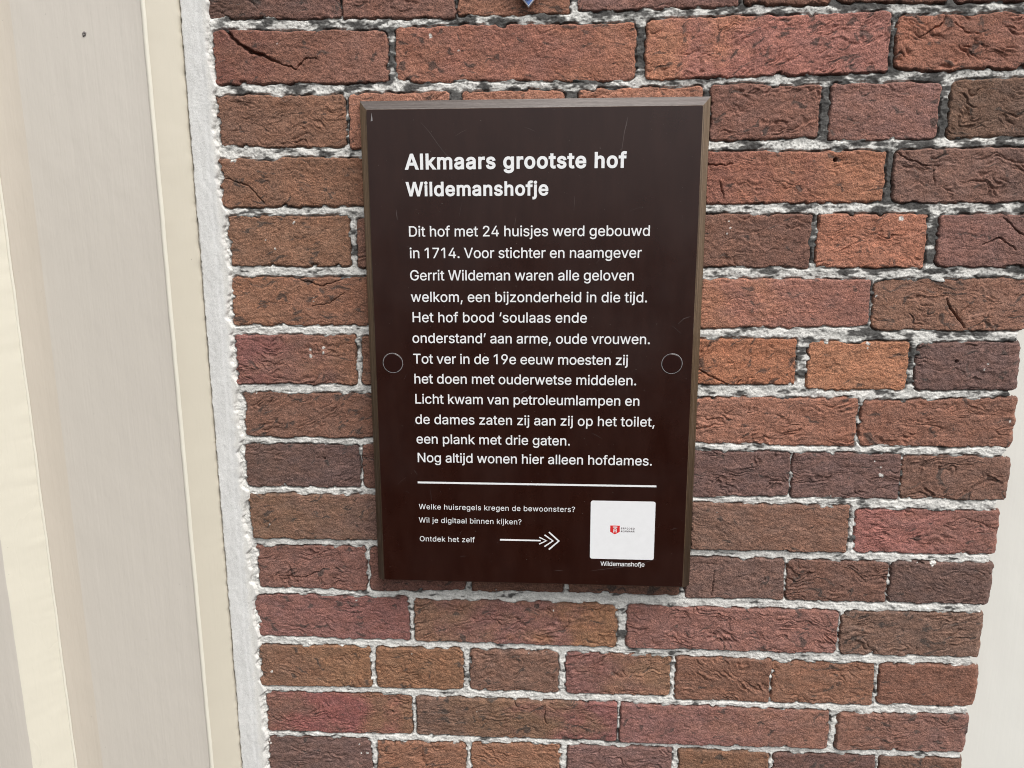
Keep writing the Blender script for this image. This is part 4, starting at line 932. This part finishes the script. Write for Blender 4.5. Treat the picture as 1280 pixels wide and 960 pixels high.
def build_sign():
    sg = empty("information_board", V(0, -239, 3), "dark brown information board with white Dutch text fixed to the bricks", "information sign")
    # wooden backing board with splayed edges
    steps = [(-161.5, 160.5, -236.6, 239.0, 2.0), (-161.5, 160.5, -236.6, 239.0, 4.0), (-160.9, 159.9, -236.0, 238.3, 5.0),
             (-152.4, 152.0, -229.9, 229.9, 22.0), (-151.2, 151.2, -228.9, 228.7, 22.9)]
    verts, quads = [], []
    for x0, x1, y0, y1, z in steps:
        verts += [(x0, y0, z), (x1, y0, z), (x1, y1, z), (x0, y1, z)]
    for r in range(len(steps) - 1):
        for i in range(4):
            j = (i + 1) % 4
            quads.append((r * 4 + i, r * 4 + j, r * 4 + 4 + j, r * 4 + 4 + i))
    k = 4 * (len(steps) - 1)
    quads += [(k, k + 1, k + 2, k + 3), (3, 2, 1, 0)]
    me = np_mesh("backing_board", np.array(verts, np.float32), np.array(quads), False)
    me.materials.append(M_WOOD); me.materials.append(M_WOOD_TOP)
    for r in range(len(steps) - 1):
        me.polygons[r * 4 + 2].material_index = 1          # rain and sun have greyed the top edge
    link("backing_board", me, M_WOOD, sg)
    plate = prism("face_plate", rounded_poly(-150.4, 150.2, -228.2, 228.2, 1.2, 3), 22.7, ZP, M_PLATE, sg, 0.35)
    caps = {'h1': (12.8, 10.5), 'h2': (11.8, 10.0), 'b': (9.35, 0), 's': (5.4, 0), 'c': (4.45, 0)}
    names = {'h1': 'heading', 'h2': 'subheading', 'b': 'text_line', 's': 'small_text_line', 'c': 'caption'}
    for kind, text, x, y, x2 in LINES:
        cap, _ = caps[kind]
        bold = {'h1': 0.050, 'h2': 0.046, 'b': 0.010, 's': 0.0, 'c': 0.008}[kind]
        text_mesh(names[kind], text, x, y, cap, x2 - x, M_LETTER, sg, bold)
    ribbon("ruled_line", [[(-113.2, -123.6, 1.9), (121.1, -123.6, 1.9)]], ZP + 0.1, M_LETTER, sg)
    # arrow with three barbs
    prism("arrow", [(-31.8, -183.1), (9, -182.9), (9, -181.5), (-31.8, -181.3)][::1], ZP, ZP + 0.12, M_LETTER, sg)
    ribbon("arrow_barbs", [[(17.0, -173.0, 1.5), (26.9, -182.2, 2.0), (17.0, -191.4, 1.5)],
                           [(12.6, -176.0, 1.4), (21.0, -182.2, 1.9), (12.6, -188.4, 1.4)],
                           [(7.4, -178.6, 1.3), (14.6, -182.2, 1.8), (7.4, -185.8, 1.3)]], ZP + 0.16, M_LETTER, sg)
    lab = prism("white_label", rounded_poly(57.9, 120.9, -200.1, -139.3, 2.2), ZP - 0.2, ZP + 0.15, M_LABEL, sg)
    em = prism("emblem", [(77.4, -164.7), (77.4, -171.2), (82.1, -173.9), (86.8, -171.2), (86.8, -164.7)], ZP, ZP + 0.22, M_RED, lab)
    z = ZP + 0.26
    ribbon("emblem_tower", [[(80.0, -166.3, 1.0), (84.3, -166.3, 1.0)], [(80.6, -167.9, 0.9), (83.7, -167.9, 0.9)],
                            [(81.0, -167.5, 0.95), (81.0, -171.9, 0.95)], [(83.3, -167.5, 0.95), (83.3, -171.9, 0.95)],
                            [(81.0, -169.8, 0.7), (83.3, -169.8, 0.7)]], z, M_LABEL, lab)
    text_mesh("label_text", "ERFGOED", 88.0, -168.5, 1.75, 13.2, M_INK, lab, 0.04, ZP + 0.15, 0.05)
    text_mesh("label_text", "ALKMAAR", 88.0, -171.4, 1.75, 13.2, M_INK, lab, 0.04, ZP + 0.15, 0.05)
    # screw covers: flush discs with a scuffed rim
    for cx, cy in ((-133.9, -3.8), (131.5, -2.6)):
        n = 48
        d = prism("screw_cover", [(cx + 9.1 * math.cos(2 * math.pi * i / n), cy + 9.1 * math.sin(2 * math.pi * i / n)) for i in range(n)],
                  ZP - 0.5, ZP + 0.55, M_CAP, sg, 0.3)
        verts, quads = [], []
        for i in range(n):
            a = 2 * math.pi * i / n
            w = 0.16 + 0.24 * math.cos(a - (0.5 if cx > 0 else 2.4)) ** 2
            for rr, zz in ((9.55 + w, ZP + 0.04), (9.55 + w * 0.5, ZP + 0.32), (9.45 - w * 0.4, ZP + 0.30), (9.2, ZP + 0.05)):
                verts.append((cx + rr * math.cos(a), cy + rr * math.sin(a), zz))
        for i in range(n):
            j = (i + 1) % n
            for q in range(3):
                quads.append((i * 4 + q, j * 4 + q, j * 4 + q + 1, i * 4 + q + 1))
        link("rim", np_mesh("rim", np.array(verts, np.float32), np.array(quads), True), M_RING, d)
    # scratches and a light nick in the top left corner
    rs = np.random.RandomState(5)
    sc = [[(-101, 217, .15), (-93, 208, .3), (-86, 198, .45), (-79, 189, .35), (-72, 184, .15)],
          [(84.5, 219, .2), (83.5, 213, .7), (82, 207, .5), (80.6, 196, .3), (79.4, 186, .15)],
          [(60, -213, .15), (86, -209, .35), (100, -207, .3), (124, -199, .12)],
          [(84, -163, .1), (100, -204, .12)],
          [(-126, 140, .2), (-125.5, 135, .7), (-125, 131, .3)],
          [(136, 35, .2), (141, 40, .6), (147, 42, .2)]]
    for _ in range(34):
        x, y = rs.uniform(-140, 140), rs.uniform(-215, 220)
        a, l = rs.uniform(-1.8, 1.8), rs.uniform(2, 14) ** 1.0
        sc.append([(x, y, .08), (x + l * .5 * math.cos(a), y + l * .5 * math.sin(a) + .4, rs.uniform(.12, .32)), (x + l * math.cos(a), y + l * math.sin(a), .08)])
    # the scratches belong to the plate's own mesh
    import bmesh
    tmp = ribbon("scratches", sc, ZP + 0.03, M_SCRATCH, None)
    bm = bmesh.new(); bm.from_mesh(plate.data)
    n0 = len(bm.faces)
    bm.from_mesh(tmp.data)
    bm.faces.ensure_lookup_table()
    for f in bm.faces[n0:]:
        f.material_index = 1
    plate.data.materials.append(M_SCRATCH)
    bm.to_mesh(plate.data); bm.free()
    bpy.data.objects.remove(tmp)
    prism("nick", [(-146.6, 218.2), (-144.9, 218.6), (-145.0, 221.0), (-145.6, 225.4), (-146.0, 222.0)], ZP - 0.1, ZP + 0.1, M_RING, sg)
    return sg
build_sign()

# ------------------------------------------------------------------ small enamel shield above the board (only its tip shows)
def build_shield():
    sh = empty("enamel_shield", V(-4.4, 316.8, 4), "small blue enamel shield with pale rim, its tip above the brown board", "shield plate")
    def outline(k):
        tipx, tipy = -4.4, 316.9
        pts = [(0, 0 + k * 1.42), (26 - k, 30 + k * 0.35), (26 - k, 62 - k), (-26 + k, 62 - k), (-26 + k, 30 + k * 0.35)]
        return [(tipx + x, tipy + y) for x, y in pts]
    prism("rim", outline(0.0), 2.0, 5.6, M_PALE, sh, 0.4)
    prism("blue_field", outline(1.1), 5.4, 5.9, M_BLUE, sh, 0.1)
    n = 20
    prism("screw", [(-5.0 + 3.6 * math.cos(2 * math.pi * i / n), 326.2 + 3.6 * math.sin(2 * math.pi * i / n)) for i in range(n)], 5.5, 7.6, M_SCREW, sh, 0.8)
build_shield()
